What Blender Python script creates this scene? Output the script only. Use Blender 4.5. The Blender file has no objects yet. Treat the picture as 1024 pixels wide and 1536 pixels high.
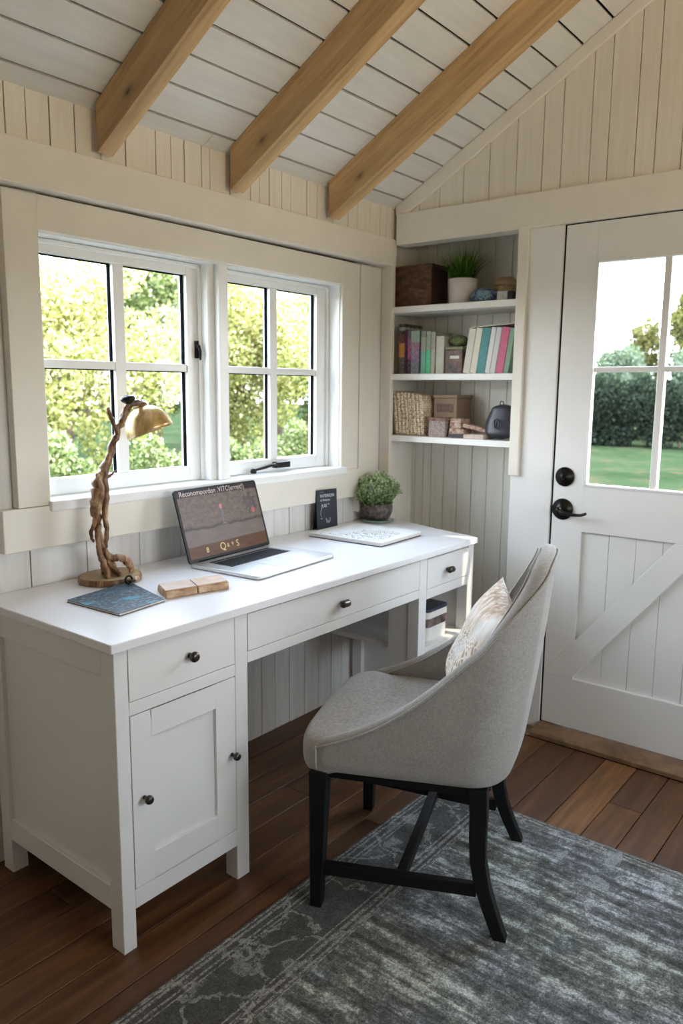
import bpy, bmesh, math, random
import numpy as np
from mathutils import Vector, Matrix, Euler
PI = math.pi
sc = bpy.context.scene
COL = sc.collection
random.seed(7)

# ------------------------------------------------------------------ materials
def new_mat(name):
    m = bpy.data.materials.new(name); m.use_nodes = True
    nt = m.node_tree; nt.nodes.clear()
    out = nt.nodes.new('ShaderNodeOutputMaterial')
    b = nt.nodes.new('ShaderNodeBsdfPrincipled')
    nt.links.new(b.outputs[0], out.inputs[0])
    return m, nt, b, out
def N(nt, typ, **kw):
    n = nt.nodes.new(typ)
    for k, v in kw.items():
        if k.startswith('i_'):
            key = k[2:]
            key = int(key) if key.isdigit() else key.replace('_', ' ')
            n.inputs[key].default_value = v
        else: setattr(n, k, v)
    return n
def ramp(nt, stops, src=None, interp='LINEAR'):
    r = nt.nodes.new('ShaderNodeValToRGB'); cr = r.color_ramp; cr.interpolation = interp
    while len(cr.elements) < len(stops): cr.elements.new(0.5)
    for e, (p, c) in zip(cr.elements, stops):
        e.position = p; e.color = (c[0], c[1], c[2], 1) if not isinstance(c, (int, float)) else (c, c, c, 1)
    if src is not None: nt.links.new(src, r.inputs[0])
    return r
def coords(nt, kind='Object', scale=(1, 1, 1)):
    t = nt.nodes.new('ShaderNodeTexCoord'); m = nt.nodes.new('ShaderNodeMapping')
    m.inputs['Scale'].default_value = scale
    nt.links.new(t.outputs[kind], m.inputs[0]); return m.outputs[0]
def noise(nt, vec, scale, detail=4, rough=.55):
    n = N(nt, 'ShaderNodeTexNoise', i_Scale=scale, i_Detail=detail, i_Roughness=rough)
    nt.links.new(vec, n.inputs['Vector']); return n.outputs['Fac']
def bump(nt, b, h, strength=.2, dist=.002):
    n = N(nt, 'ShaderNodeBump', i_Strength=strength, i_Distance=dist)
    nt.links.new(h, n.inputs['Height']); nt.links.new(n.outputs[0], b.inputs['Normal']); return n
def mixc(nt, fac, a, b, mode='MIX'):
    m = nt.nodes.new('ShaderNodeMix'); m.data_type = 'RGBA'; m.blend_type = mode
    for s, v in ((0, fac), (6, a), (7, b)):
        if hasattr(v, 'is_linked') or hasattr(v, 'links'): nt.links.new(v, m.inputs[s])
        else: m.inputs[s].default_value = v if isinstance(v, (int, float)) else (v[0], v[1], v[2], 1)
    return m.outputs[2]
def lin(c):
    return tuple((x/255/12.92) if x/255 <= .04045 else ((x/255+.055)/1.055)**2.4 for x in c)

def paint(name, col, rough=.45, var=.05, grain=(14, 14, 1.5), bs=.15):
    m, nt, b, _ = new_mat(name)
    v = coords(nt, 'Object', grain)
    f = noise(nt, v, 3, 5)
    c1 = tuple(x*(1-var) for x in col)
    r = ramp(nt, [(.3, c1), (.65, col)], f)
    nt.links.new(r.outputs[0], b.inputs['Base Color'])
    b.inputs['Roughness'].default_value = rough
    bump(nt, b, noise(nt, v, 12, 3), bs, .001)
    return m
def plain(name, col, rough=.5, metal=0, bs=0, scale=60, var=.08, **kw):
    m, nt, b, _ = new_mat(name)
    v = coords(nt); f = noise(nt, v, scale, 3)
    r = ramp(nt, [(.3, tuple(x*(1-var) for x in col)), (.7, tuple(min(1, x*(1+var)) for x in col))], f)
    nt.links.new(r.outputs[0], b.inputs['Base Color'])
    b.inputs['Roughness'].default_value = rough; b.inputs['Metallic'].default_value = metal
    if bs: bump(nt, b, f, bs, .002)
    for k, x in kw.items(): b.inputs[k.replace('_', ' ')].default_value = x
    return m

WALL = (.76, .71, .61)
M = {}
M['wall'] = paint('cream painted boards', WALL, .5, .09, (16, 16, 1.2))
M['wall_low'] = paint('white painted boards', (.76, .74, .71), .5, .12, (16, 16, 1.2))
M['wall_niche'] = paint('pale cream boards of the niche', (.76, .725, .65), .5, .09, (16, 16, 1.2))
M['wallx'] = paint('painted ceiling planks', (.70, .68, .63), .55, .10, (1.2, 14, 14))
M['trim'] = paint('cream painted trim', (.78, .73, .64), .42, .05, (3, 3, 3), .1)
M['sash'] = paint('white window paint', (.86, .86, .84), .3, .02, (3, 3, 3), .05)
M['gap'] = plain('dark gap between boards', (.018, .015, .013), .9, Specular_IOR_Level=0.0)
M['rubber'] = plain('black rubber gasket and gap shade', (.006, .0065, .0065), .9, Specular_IOR_Level=0.0)  # real on the window panes; on the door frame it paints gap shade
M['desk'] = paint('satin white furniture paint', (.80, .78, .76), .33, .02, (2, 2, 2), .03)
M['desktop'] = paint('white desk top lacquer', (.83, .81, .82), .28, .02, (2, 2, 2), .02)
M['door'] = paint('white door paint', (.79, .77, .74), .4, .03, (3, 3, 3), .05)
M['shelf'] = paint('white shelf paint', (.84, .82, .78), .4, .02, (3, 3, 3), .05)
M['black'] = plain('oiled bronze metal', (.02, .018, .016), .32, .8)
M['knob'] = plain('dark pewter metal', (.10, .085, .075), .28, .9, .2, 200)
M['chairleg'] = plain('black stained wood', (.005, .0045, .005), .5, 0, .05, 40, Specular_IOR_Level=.3)

def beam_wood():
    m, nt, b, _ = new_mat('pale knotty pine')
    v = coords(nt, 'Object', (1.3, 16, 16)); f = noise(nt, v, 2.2, 7, .6)
    v2 = coords(nt, 'Object', (.7, 5, 5)); f2 = noise(nt, v2, 2, 3, .5)
    r = ramp(nt, [(.28, (.36, .21, .085)), (.5, (.56, .36, .165)), (.75, (.68, .47, .24))], f)
    r2 = ramp(nt, [(.35, .78), (.65, 1.08)], f2)
    c = mixc(nt, 1.0, r.outputs[0], r2.outputs[0], 'MULTIPLY')
    vk = coords(nt, 'Object', (3.2, 1.2, 6.0))
    vo = N(nt, 'ShaderNodeTexVoronoi', i_Scale=1.25); nt.links.new(vk, vo.inputs['Vector'])
    k = ramp(nt, [(.0, .05), (.065, .18), (.09, .70), (.15, 1)], vo.outputs['Distance'])
    c = mixc(nt, 1.0, c, k.outputs[0], 'MULTIPLY')
    nt.links.new(c, b.inputs['Base Color']); b.inputs['Roughness'].default_value = .6
    bump(nt, b, f, .25, .002); return m
M['beam'] = beam_wood()

def floor_wood():
    m, nt, b, _ = new_mat('dark walnut planks')
    at = N(nt, 'ShaderNodeAttribute', attribute_name='rnd')
    tc = nt.nodes.new('ShaderNodeTexCoord'); mp = nt.nodes.new('ShaderNodeMapping')
    mp.inputs['Scale'].default_value = (1.2, 14, 14)
    ad = N(nt, 'ShaderNodeVectorMath', operation='ADD')
    mu = N(nt, 'ShaderNodeVectorMath', operation='SCALE'); mu.inputs['Scale'].default_value = 37.0
    nt.links.new(at.outputs['Vector'], mu.inputs[0])
    nt.links.new(tc.outputs['Object'], ad.inputs[0]); nt.links.new(mu.outputs[0], ad.inputs[1])
    nt.links.new(ad.outputs[0], mp.inputs[0])
    f = noise(nt, mp.outputs[0], 2.4, 7, .62)
    r = ramp(nt, [(.25, (.042, .018, .006)), (.5, (.110, .052, .020)), (.78, (.205, .108, .048))], f)
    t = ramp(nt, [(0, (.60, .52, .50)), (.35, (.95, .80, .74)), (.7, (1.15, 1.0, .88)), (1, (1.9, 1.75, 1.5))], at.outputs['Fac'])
    c = mixc(nt, 1.0, r.outputs[0], t.outputs[0], 'MULTIPLY')
    nt.links.new(c, b.inputs['Base Color'])
    rr = ramp(nt, [(.3, .38), (.7, .55)], f); nt.links.new(rr.outputs[0], b.inputs['Roughness'])
    bump(nt, b, f, .25, .002); return m
M['floor'] = floor_wood()
M['threshold'] = (lambda: None)() or plain('worn oak threshold', (.22, .13, .07), .5, 0, .3, 18, .35)

def fabric(name, c1, c2, s=1.35):
    m, nt, b, _ = new_mat(name)
    a = noise(nt, coords(nt, 'Object', (900*s, 900*s, 60*s)), 1, 3, .6)
    d = noise(nt, coords(nt, 'Object', (70*s, 70*s, 1000*s)), 1, 3, .6)
    e = noise(nt, coords(nt, 'Object', (5, 5, 5)), 2, 3)
    mm = N(nt, 'ShaderNodeMath', operation='ADD'); nt.links.new(a, mm.inputs[0]); nt.links.new(d, mm.inputs[1])
    h = N(nt, 'ShaderNodeMath', operation='MULTIPLY', i_1=.5); nt.links.new(mm.outputs[0], h.inputs[0])
    r = ramp(nt, [(.36, c1), (.60, c2)], h.outputs[0])
    r2 = ramp(nt, [(.3, .92), (.7, 1.04)], e)
    c = mixc(nt, 1.0, r.outputs[0], r2.outputs[0], 'MULTIPLY')
    nt.links.new(c, b.inputs['Base Color']); b.inputs['Roughness'].default_value = .9
    b.inputs['Sheen Weight'].default_value = .25
    bump(nt, b, h.outputs[0], .35, .001); return m
M['linen'] = fabric('grey linen weave', (.25, .232, .212), (.44, .418, .396))
M['linen_piping'] = fabric('grey linen piping', (.24, .22, .20), (.50, .48, .44))

def rug_mat():
    m, nt, b, _ = new_mat('distressed grey rug pile')
    tc = nt.nodes.new('ShaderNodeTexCoord'); sp = nt.nodes.new('ShaderNodeSeparateXYZ')
    nt.links.new(tc.outputs['Object'], sp.inputs[0])   # x to the door edge (0), y to the desk edge (0), both negative inside
    def math_(op, a, bb=0.0, cl=False):
        n = N(nt, 'ShaderNodeMath', operation=op); n.use_clamp = cl
        for i, q in enumerate((a, bb)):
            if isinstance(q, (int, float)): n.inputs[i].default_value = q
            else: nt.links.new(q, n.inputs[i])
        return n.outputs[0]
    v = math_('MULTIPLY', sp.outputs[1], -1.0); u = math_('MULTIPLY', sp.outputs[0], -1.0)
    def band(val, c0, w):   # 1 within c0 +- w
        d = math_('ABSOLUTE', math_('SUBTRACT', val, c0)); return math_('LESS_THAN', d, w)
    O = 'Object'
    streak = noise(nt, coords(nt, O, (9, 1.1, 1)), 3.2, 8, .68)
    blot = noise(nt, coords(nt, O, (1, 1, 1)), 7, 10, .78)
    mot = noise(nt, coords(nt, O, (1, 1, 1)), 48, 8, .85)
    pile = noise(nt, coords(nt, O, (1, 1, 1)), 260, 2, .7)
    s = math_('ADD', math_('MULTIPLY', streak, .40), math_('ADD', math_('MULTIPLY', blot, .25), math_('MULTIPLY', mot, .35)))
    field = ramp(nt, [(.415, (.028, .029, .028)), (.47, (.085, .088, .088)), (.515, (.19, .195, .205)), (.565, (.55, .57, .61))], s)
    tint = ramp(nt, [(.40, (1.0, 1.0, 1.0)), (.55, (1.02, 1.04, .86)), (.66, (.88, 1.0, 1.12))], noise(nt, coords(nt, O), 2.6, 3))
    fc = mixc(nt, 1.0, field.outputs[0], tint.outputs[0], 'MULTIPLY')
    # floral figures of the border
    vo = N(nt, 'ShaderNodeTexVoronoi', i_Scale=11.0); vo.feature = 'SMOOTH_F1'
    wn = N(nt, 'ShaderNodeTexNoise', i_Scale=14.0, i_Detail=3.0); nt.links.new(tc.outputs['Object'], wn.inputs['Vector'])
    dv = mixc(nt, .12, tc.outputs['Object'], wn.outputs['Color'])
    nt.links.new(dv, vo.inputs['Vector'])
    fl = math_('LESS_THAN', math_('ADD', vo.outputs['Distance'], math_('MULTIPLY', math_('SUBTRACT', mot, .5), .9)), .24)
    vo2 = N(nt, 'ShaderNodeTexVoronoi', i_Scale=7.0); vo2.feature = 'DISTANCE_TO_EDGE'; nt.links.new(dv, vo2.inputs['Vector'])
    vine = math_('LESS_THAN', vo2.outputs['Distance'], .035)
    fig = math_('MAXIMUM', fl, math_('MULTIPLY', vine, math_('GREATER_THAN', mot, .47)))
    bc = ramp(nt, [(.40, (.030, .028, .025)), (.62, (.105, .105, .098))], math_('ADD', math_('MULTIPLY', mot, .7), math_('MULTIPLY', blot, .3)))
    lc = ramp(nt, [(.35, (.13, .13, .12)), (.62, (.36, .36, .34))], mot)
    bcol = mixc(nt, math_('MULTIPLY', fig, .8), bc.outputs[0], lc.outputs[0])
    inb = math_('LESS_THAN', v, .225)
    col = mixc(nt, inb, fc, bcol)
    # figures near the door edge too
    inu = math_('MULTIPLY', math_('LESS_THAN', u, .22), math_('GREATER_THAN', v, .225))
    col = mixc(nt, math_('MULTIPLY', math_('MULTIPLY', inu, fl), .6), col, (.42, .44, .46))
    # lines, broken up by wear
    lines = None
    for c0, w in ((.010, .003), (.022, .004), (.043, .003), (.056, .002), (.180, .0025), (.196, .005), (.214, .004), (.222, .002)):
        x = band(v, c0, w); lines = x if lines is None else math_('MAXIMUM', lines, x)
    dots = math_('GREATER_THAN', noise(nt, coords(nt, O, (1, 1, 1)), 95, 2, .6), .47)
    for c0, w in ((.010, .003), (.024, .004), (.040, .002)):
        x = math_('MULTIPLY', band(u, c0, w), math_('GREATER_THAN', v, .01)); lines = math_('MAXIMUM', lines, x)
    lines = math_('MULTIPLY', lines, math_('ADD', math_('MULTIPLY', dots, .5), .18))
    col = mixc(nt, lines, col, (.40, .38, .35))
    pr = ramp(nt, [(.3, .45), (.7, 1.5)], pile)
    col = mixc(nt, 1.0, col, pr.outputs[0], 'MULTIPLY')
    nt.links.new(col, b.inputs['Base Color']); b.inputs['Roughness'].default_value = .95
    b.inputs['Sheen Weight'].default_value = .15
    bump(nt, b, pile, .6, .004); return m
M['rug'] = rug_mat()

def glass_mat():
    m, nt, b, out = new_mat('window glass'); nt.nodes.remove(b)
    t = N(nt, 'ShaderNodeBsdfTransparent'); t.inputs[0].default_value = (.97, .985, .975, 1)
    g = N(nt, 'ShaderNodeBsdfGlossy', i_Roughness=.03)
    lw = N(nt, 'ShaderNodeLayerWeight', i_Blend=.5); fr = ramp(nt, [(0, .006), (.5, .010), (.8, .04), (1, .5)], lw.outputs['Facing']); mx = nt.nodes.new('ShaderNodeMixShader')
    nt.links.new(fr.outputs[0], mx.inputs[0]); nt.links.new(t.outputs[0], mx.inputs[1]); nt.links.new(g.outputs[0], mx.inputs[2])
    nt.links.new(mx.outputs[0], out.inputs[0]); return m
M['glass'] = glass_mat()

def leaf_mat(name, cols, tcol, tr=.45, scale=1.5):
    m, nt, b, out = new_mat(name); nt.nodes.remove(b)
    at = N(nt, 'ShaderNodeAttribute', attribute_name='rnd')
    r = ramp(nt, cols, at.outputs['Fac'])
    d = N(nt, 'ShaderNodeBsdfDiffuse'); t = N(nt, 'ShaderNodeBsdfTranslucent')
    nt.links.new(r.outputs[0], d.inputs[0])
    c = mixc(nt, 1.0, r.outputs[0], tcol, 'MULTIPLY'); nt.links.new(c, t.inputs[0])
    mx = N(nt, 'ShaderNodeMixShader'); mx.inputs[0].default_value = tr
    nt.links.new(d.outputs[0], mx.inputs[1]); nt.links.new(t.outputs[0], mx.inputs[2]); nt.links.new(mx.outputs[0], out.inputs[0])
    return m
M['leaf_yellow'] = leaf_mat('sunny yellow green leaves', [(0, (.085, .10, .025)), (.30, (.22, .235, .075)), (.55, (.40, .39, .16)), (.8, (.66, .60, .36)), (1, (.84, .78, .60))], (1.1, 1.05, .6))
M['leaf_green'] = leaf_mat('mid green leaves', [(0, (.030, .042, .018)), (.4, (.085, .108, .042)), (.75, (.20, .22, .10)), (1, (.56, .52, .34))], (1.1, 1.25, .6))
M['leaf_mid'] = leaf_mat('grey green leaves', [(0, (.05, .062, .045)), (.5, (.105, .13, .085)), (1, (.19, .21, .15))], (1, 1.15, .7), .3)
M['leaf_gold'] = leaf_mat('golden green leaves', [(0, (.045, .05, .02)), (.5, (.13, .125, .045)), (1, (.36, .31, .15))], (1.1, 1.1, .6), .4)
M['leaf_dark'] = leaf_mat('dark hedge leaves', [(0, (.008, .011, .008)), (.5, (.024, .031, .022)), (1, (.065, .075, .05))], (1, 1.2, .7), .3)
M['leaf_pot'] = leaf_mat('pale green small leaves', [(0, (.10, .15, .06)), (.45, (.28, .38, .19)), (1, (.66, .72, .52))], (1, 1.2, .7), .25)
M['grassblade'] = leaf_mat('deep green grass blades', [(0, (.02, .05, .008)), (.6, (.07, .15, .02)), (1, (.22, .32, .07))], (1, 1.2, .6), .25)
M['bark'] = plain('tree bark', (.10, .07, .05), .9, 0, .6, 12, .4)

def lawn_mat():
    m, nt, b, _ = new_mat('lawn')
    f = noise(nt, coords(nt), .7, 6, .65); f2 = noise(nt, coords(nt), 3.5, 4)
    r = ramp(nt, [(.3, (.017, .027, .012)), (.55, (.026, .037, .017)), (.75, (.046, .048, .026))], f)
    k = ramp(nt, [(.56, 0.0), (.68, .7)], f2)
    c = mixc(nt, k.outputs[0], r.outputs[0], (.065, .045, .022))
    nt.links.new(c, b.inputs['Base Color']); b.inputs['Roughness'].default_value = 1.0; b.inputs['Specular IOR Level'].default_value = 0; return m
M['lawn'] = lawn_mat()

# ------------------------------------------------------------------ mesh helpers
class MB:
    """collects shapes into one mesh"""
    def __init__(s): s.v = []; s.f = []; s.r = []; s.sm = []; s.mi = []
    def add(s, vs, fs, rnd=0.0, smooth=False, mi=0):
        o = len(s.v); s.v += [tuple(p) for p in vs]
        for f in fs: s.f.append(tuple(o+i for i in f)); s.r.append(rnd); s.sm.append(smooth); s.mi.append(mi)
    def box(s, x0, x1, y0, y1, z0, z1, rnd=0.0, mi=0, mat=None):
        vs = [(x, y, z) for x in (x0, x1) for y in (y0, y1) for z in (z0, z1)]
        if mat is not None: vs = [mat @ Vector(p) for p in vs]
        s.add(vs, [(0, 1, 3, 2), (4, 6, 7, 5), (0, 4, 5, 1), (2, 3, 7, 6), (0, 2, 6, 4), (1, 5, 7, 3)], rnd, False, mi)
    def prism(s, pts, axis, a0, a1, rnd=0.0, mi=0, smooth=False):
        """pts: 2-D outline; axis: extrusion axis 'x','y','z' from a0 to a1"""
        n = len(pts)
        def P(p, a):
            return {'x': (a, p[0], p[1]), 'y': (p[0], a, p[1]), 'z': (p[0], p[1], a)}[axis]
        vs = [P(p, a0) for p in pts]+[P(p, a1) for p in pts]
        fs = [tuple(range(n))[::-1], tuple(range(n, 2*n))]
        s.add(vs, fs, rnd, False, mi)
        s.add(vs, [(i, (i+1) % n, n+(i+1) % n, n+i) for i in range(n)], rnd, smooth, mi)
    def lathe(s, prof, cx=0, cy=0, cz=0, n=32, mat=None, smooth=True, rnd=0.0, mi=0):
        """prof: (r,z) list"""
        vs = []
        for r, z in prof:
            for k in range(n):
                a = 2*PI*k/n; p = Vector((r*math.cos(a), r*math.sin(a), z))
                if mat is not None: p = mat @ p
                vs.append((p.x+cx, p.y+cy, p.z+cz))
        fs = []
        for i in range(len(prof)-1):
            for k in range(n):
                fs.append((i*n+k, i*n+(k+1) % n, (i+1)*n+(k+1) % n, (i+1)*n+k))
        fs.append(tuple(range(n))[::-1]); m = (len(prof)-1)*n; fs.append(tuple(range(m, m+n)))
        s.add(vs, fs, rnd, smooth, mi)
    def tube(s, pts, rad, n=8, rnd=0.0, mi=0, flat=1.0, smooth=True):
        pts = [Vector(p) for p in pts]; m = len(pts)
        rad = rad if isinstance(rad, (list, tuple)) else [rad]*m
        vs = []; up = Vector((0, 0, 1)); prev = None
        for i, p in enumerate(pts):
            t = (pts[min(i+1, m-1)]-pts[max(i-1, 0)])
            t = t.normalized() if t.length > 1e-9 else Vector((0, 0, 1))
            if prev is None:
                a = t.cross(up) if abs(t.dot(up)) < .95 else t.cross(Vector((1, 0, 0)))
            else: a = prev - t*prev.dot(t)
            a.normalize(); prev = a; b = t.cross(a)
            for k in range(n):
                th = 2*PI*k/n; q = p+a*math.cos(th)*rad[i]+b*math.sin(th)*rad[i]*flat; vs.append(q)
        fs = [(i*n+k, i*n+(k+1) % n, (i+1)*n+(k+1) % n, (i+1)*n+k) for i in range(m-1) for k in range(n)]
        fs += [tuple(range(n))[::-1], tuple(range((m-1)*n, m*n))]
        s.add(vs, fs, rnd, smooth, mi)
    def grid(s, P, nu, nv, rnd=0.0, closed_u=False, smooth=True, mi=0):
        vs = [P(i, j) for i in range(nu) for j in range(nv)]
        fs = [(i*nv+j, ((i+1) % nu)*nv+j, ((i+1) % nu)*nv+j+1, i*nv+j+1) for i in range(nu if closed_u else nu-1) for j in range(nv-1)]
        s.add(vs, fs, rnd, smooth, mi)
    def build(s, name, mat, parent=None, bevel=0, loc=None, seg=2, recalc=True):
        me = bpy.data.meshes.new(name); me.from_pydata(s.v, [], s.f)
        at = me.attributes.new('rnd', 'FLOAT', 'FACE'); at.data.foreach_set('value', s.r)
        me.polygons.foreach_set('use_smooth', s.sm); me.polygons.foreach_set('material_index', s.mi)
        for m in (mat if isinstance(mat, (list, tuple)) else [mat]): me.materials.append(M[m] if isinstance(m, str) else m)
        if recalc:
            bm = bmesh.new(); bm.from_mesh(me); bmesh.ops.remove_doubles(bm, verts=bm.verts, dist=1e-6)
            bmesh.ops.recalc_face_normals(bm, faces=bm.faces); bm.to_mesh(me); bm.free()
        me.update()
        o = bpy.data.objects.new(name, me); COL.objects.link(o)
        if parent is not None: o.parent = parent
        if loc is not None: o.location = loc
        if bevel:
            b = o.modifiers.new('bevel', 'BEVEL'); b.width = bevel; b.segments = seg; b.limit_method = 'ANGLE'; b.angle_limit = math.radians(40)
            b.harden_normals = False
        return o
def tag(o, label=None, cat=None, group=None, kind=None):
    if label: o['label'] = label
    if cat: o['category'] = cat
    if group: o['group'] = group
    if kind: o['kind'] = kind
    return o
def thing(name, label, cat, loc=(0, 0, 0), rz=0, group=None, rot=None):
    o = bpy.data.objects.new(name, None); COL.objects.link(o); o.empty_display_size = .05
    o.location = loc; o.rotation_euler = rot if rot else (0, 0, rz)
    return tag(o, label, cat, group)
def copy_tree(o, parent=None):
    c = o.copy(); COL.objects.link(c); c.parent = parent
    for ch in list(o.children): copy_tree(ch, c)
    return c
def bx(name, mat, dims, parent=None, bevel=.002, loc=None):
    b = MB(); b.box(*dims); return b.build(name, mat, parent, bevel, loc)
def struct(o, label=None): o['kind'] = 'structure'; return tag(o, label)
def text_mesh(name, body, size, mat, parent, mtx, extrude=.0002, align='LEFT', shear=0):
    cu = bpy.data.curves.new(name, 'FONT'); cu.body = body; cu.size = size; cu.extrude = extrude; cu.align_x = align; cu.shear = shear
    tmp = bpy.data.objects.new(name+'_tmp', cu); COL.objects.link(tmp)
    dg = bpy.context.evaluated_depsgraph_get(); me = bpy.data.meshes.new_from_object(tmp.evaluated_get(dg))
    bpy.data.objects.remove(tmp); bpy.data.curves.remove(cu)
    me.name = name; me.materials.clear(); me.materials.append(M[mat] if isinstance(mat, str) else mat)
    o = bpy.data.objects.new(name, me); COL.objects.link(o); o.parent = parent; o.matrix_local = mtx
    return o

# ------------------------------------------------------------------ room dimensions
H = 1.306                      # camera height
XD, YW = 2.73, 1.95            # door wall plane, window wall plane
XL, YN = -1.0, -1.25           # walls behind the camera
YR, SL = .35, .562             # ridge position, roof slope
def roof(y): return 2.042+SL*(1.885-y) if y > YR else 2.042+SL*(1.885-YR)-SL*(YR-y)

# ---- floor: planks along x, .108 m wide
b = MB(); y = 1.083+.108*9
rr = random.Random(3)
b.box(XL-.1, 3.2, YN-.1, 2.1, -.06, -.012, 0, 1)
special = {1.083: .3, .975: .18, .863: .62, .751: 1.0, .642: .4, .535: .35}
k = 0; yy = 1.083
rows = [(1.083+.109*(i+1), 1.083+.109*i) for i in range(8)]+[(1.083, .975), (.975, .863), (.863, .751), (.751, .645), (.645, .542), (.542, .434)]+[(.434-.108*i, .434-.108*(i+1)) for i in range(16)]
for ri, (ya, yb) in enumerate(rows):
    x = XL-.05-rr.random()*.8; seams = []
    if ri == 11: cuts = [-1.1, .4, 2.35, 3.0]
    else:
        cuts = [x]
        while cuts[-1] < 3.0: cuts.append(cuts[-1]+rr.uniform(.9, 1.9))
        cuts = [c for c in cuts if not (2.12 < c < 2.6)]
    for x0, x1 in zip(cuts[:-1], cuts[1:]):
        if x0 > 2.636: continue
        r_ = rr.random()*.7
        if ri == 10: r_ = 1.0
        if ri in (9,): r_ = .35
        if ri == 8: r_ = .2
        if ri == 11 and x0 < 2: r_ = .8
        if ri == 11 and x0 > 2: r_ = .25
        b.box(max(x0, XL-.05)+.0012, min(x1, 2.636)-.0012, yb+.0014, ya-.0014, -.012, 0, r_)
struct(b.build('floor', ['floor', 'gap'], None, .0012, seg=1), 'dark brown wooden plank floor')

# ---- wall boards helper: vertical boards between cut positions, with dark gaps
def boards(b, cuts, axis, front, back, zlo, zhi, gap=.0026):
    """axis 'x': boards spread along x, face at y=front; 'y': spread along y, face at x=front. zhi may be a function"""
    for i, (a, c) in enumerate(zip(cuts[:-1], cuts[1:])):
        lo, hi = a+gap/2, c-gap/2
        dz = 0 if (i*7) % 3 else .0012
        f0 = front+(dz if back > front else -dz)
        if callable(zhi):
            pts = [(lo, zlo), (hi, zlo), (hi, zhi(hi)), (lo, zhi(lo))]
            b.prism(pts, 'x' if axis == 'y' else 'y', f0, back)
        elif axis == 'x': b.box(lo, hi, min(f0, back), max(f0, back), zlo, zhi)
        else: b.box(min(f0, back), max(f0, back), lo, hi, zlo, zhi)
def auto(a, b_, step, rnd=None):
    out = [a]
    while out[-1]+step*1.4 < b_: out.append(out[-1]+step*(rnd.uniform(.75, 1.25) if rnd else 1))
    return out+[b_]

# ---- window wall (left in the picture): boards with an opening x 1.145..2.425, z .985..1.707
OX0, OX1, OZ0, OZ1 = 1.145, 2.425, .985, 1.707
b = MB()
bk = YW+.014
lowcuts = [1.0025, 1.094, 1.27, 1.457, 1.62, 1.76, 1.86, 1.917, 1.991, 2.065, 2.146, 2.238, 2.325, 2.406, 2.475, 2.543, 2.62, 2.70, 3.0]
boards(b, lowcuts, 'x', YW, bk, 0, OZ0-.05)
boards(b, [XL, -.8, -.62, -.4, -.2, .0, .2, .42, .64, .86, 1.0025], 'x', YW, bk, 0, 1.85)
boards(b, [1.0025, 1.08], 'x', YW, bk, OZ0-.045, 1.85)
boards(b, [2.55, 2.66, 2.73, 3.0], 'x', YW, bk, OZ0-.045, 1.85)
# core of the wall behind the boards, four blocks round the opening
for x0, x1, z0, z1 in ((XL, OX0, 0, 2.2), (OX1, 3.0, 0, 2.2), (OX0, OX1, 0, OZ0-.001), (OX0, OX1, OZ1, 2.2)):
    b.box(x0, x1, bk, YW+.09, z0, z1, 0, 1)
struct(b.build('wall_left', ['wall_low', 'gap'], None, .0010, seg=1), 'cream board wall with the double window')

# upper boards above the header beam (face y 1.90)
b = MB()
ucuts = [XL, -.8, -.6, -.4, -.2, 0, .2, .4, .6, .8, .95, 1.06, 1.116, 1.181, 1.253, 1.33, 1.412, 1.516, 1.572, 1.623, 1.69, 1.724, 1.81, 1.90, 1.942, 1.99, 2.05, 2.097, 2.182, 2.238, 2.33, 2.42, 2.48, 2.56, 2.63, 2.67, 2.71, 2.76]
boards(b, ucuts, 'x', 1.896, 1.912, 1.90, 2.05)
b.box(XL, 2.76, 1.912, 1.949, 1.90, 2.04, 0, 1)
struct(b.build('trim_1', ['wall', 'gap'], None, .001, seg=1), 'short cream boards above the header beam')
# header beam of the window wall
b = MB(); b.prism([(-1.0, 1.912), (-1.0, 1.796), (2.705, 1.806), (2.735, 1.86), (2.735, 1.912)], 'y', 1.882, YW-.001)
struct(b.build('trim_2', 'trim', None, .003), 'wide cream header beam over the window')
# window casing
b = MB()
b.box(1.052, OX0, 1.92, YW-.001, .985, 1.796)
b.box(OX0, OX1, 1.92, YW-.001, OZ1, 1.796)
b.box(OX1, 2.535, 1.922, YW-.001, .90, 1.796)
b.box(2.539, 2.655, 1.920, YW-.001, .80, 1.796)
struct(b.build('trim_3', 'trim', None, .002), 'flat cream casing boards round the window')
b = MB(); b.box(1.004, OX1+.11, 1.916, YW-.001, .868, .984)
struct(b.build('trim_4', 'trim', None, .003), 'cream apron board below the window sill')
# reveal lining + sill
b = MB()
b.box(OX0-.012, OX0+.004, 1.935, 2.038, OZ0, OZ1+.01); b.box(OX1-.004, OX1+.012, 1.935, 2.038, OZ0, OZ1+.01)
b.box(OX0, OX1, 1.935, 2.038, OZ1-.004, OZ1+.012)
struct(b.build('trim_5', 'sash', None, .001), 'white lining of the window opening')
b = MB(); b.box(OX0-.006, OX1+.02, 1.905, 2.05, .968, OZ0+.012)
struct(b.build('trim_6', 'sash', None, .004), 'white window sill')

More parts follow.
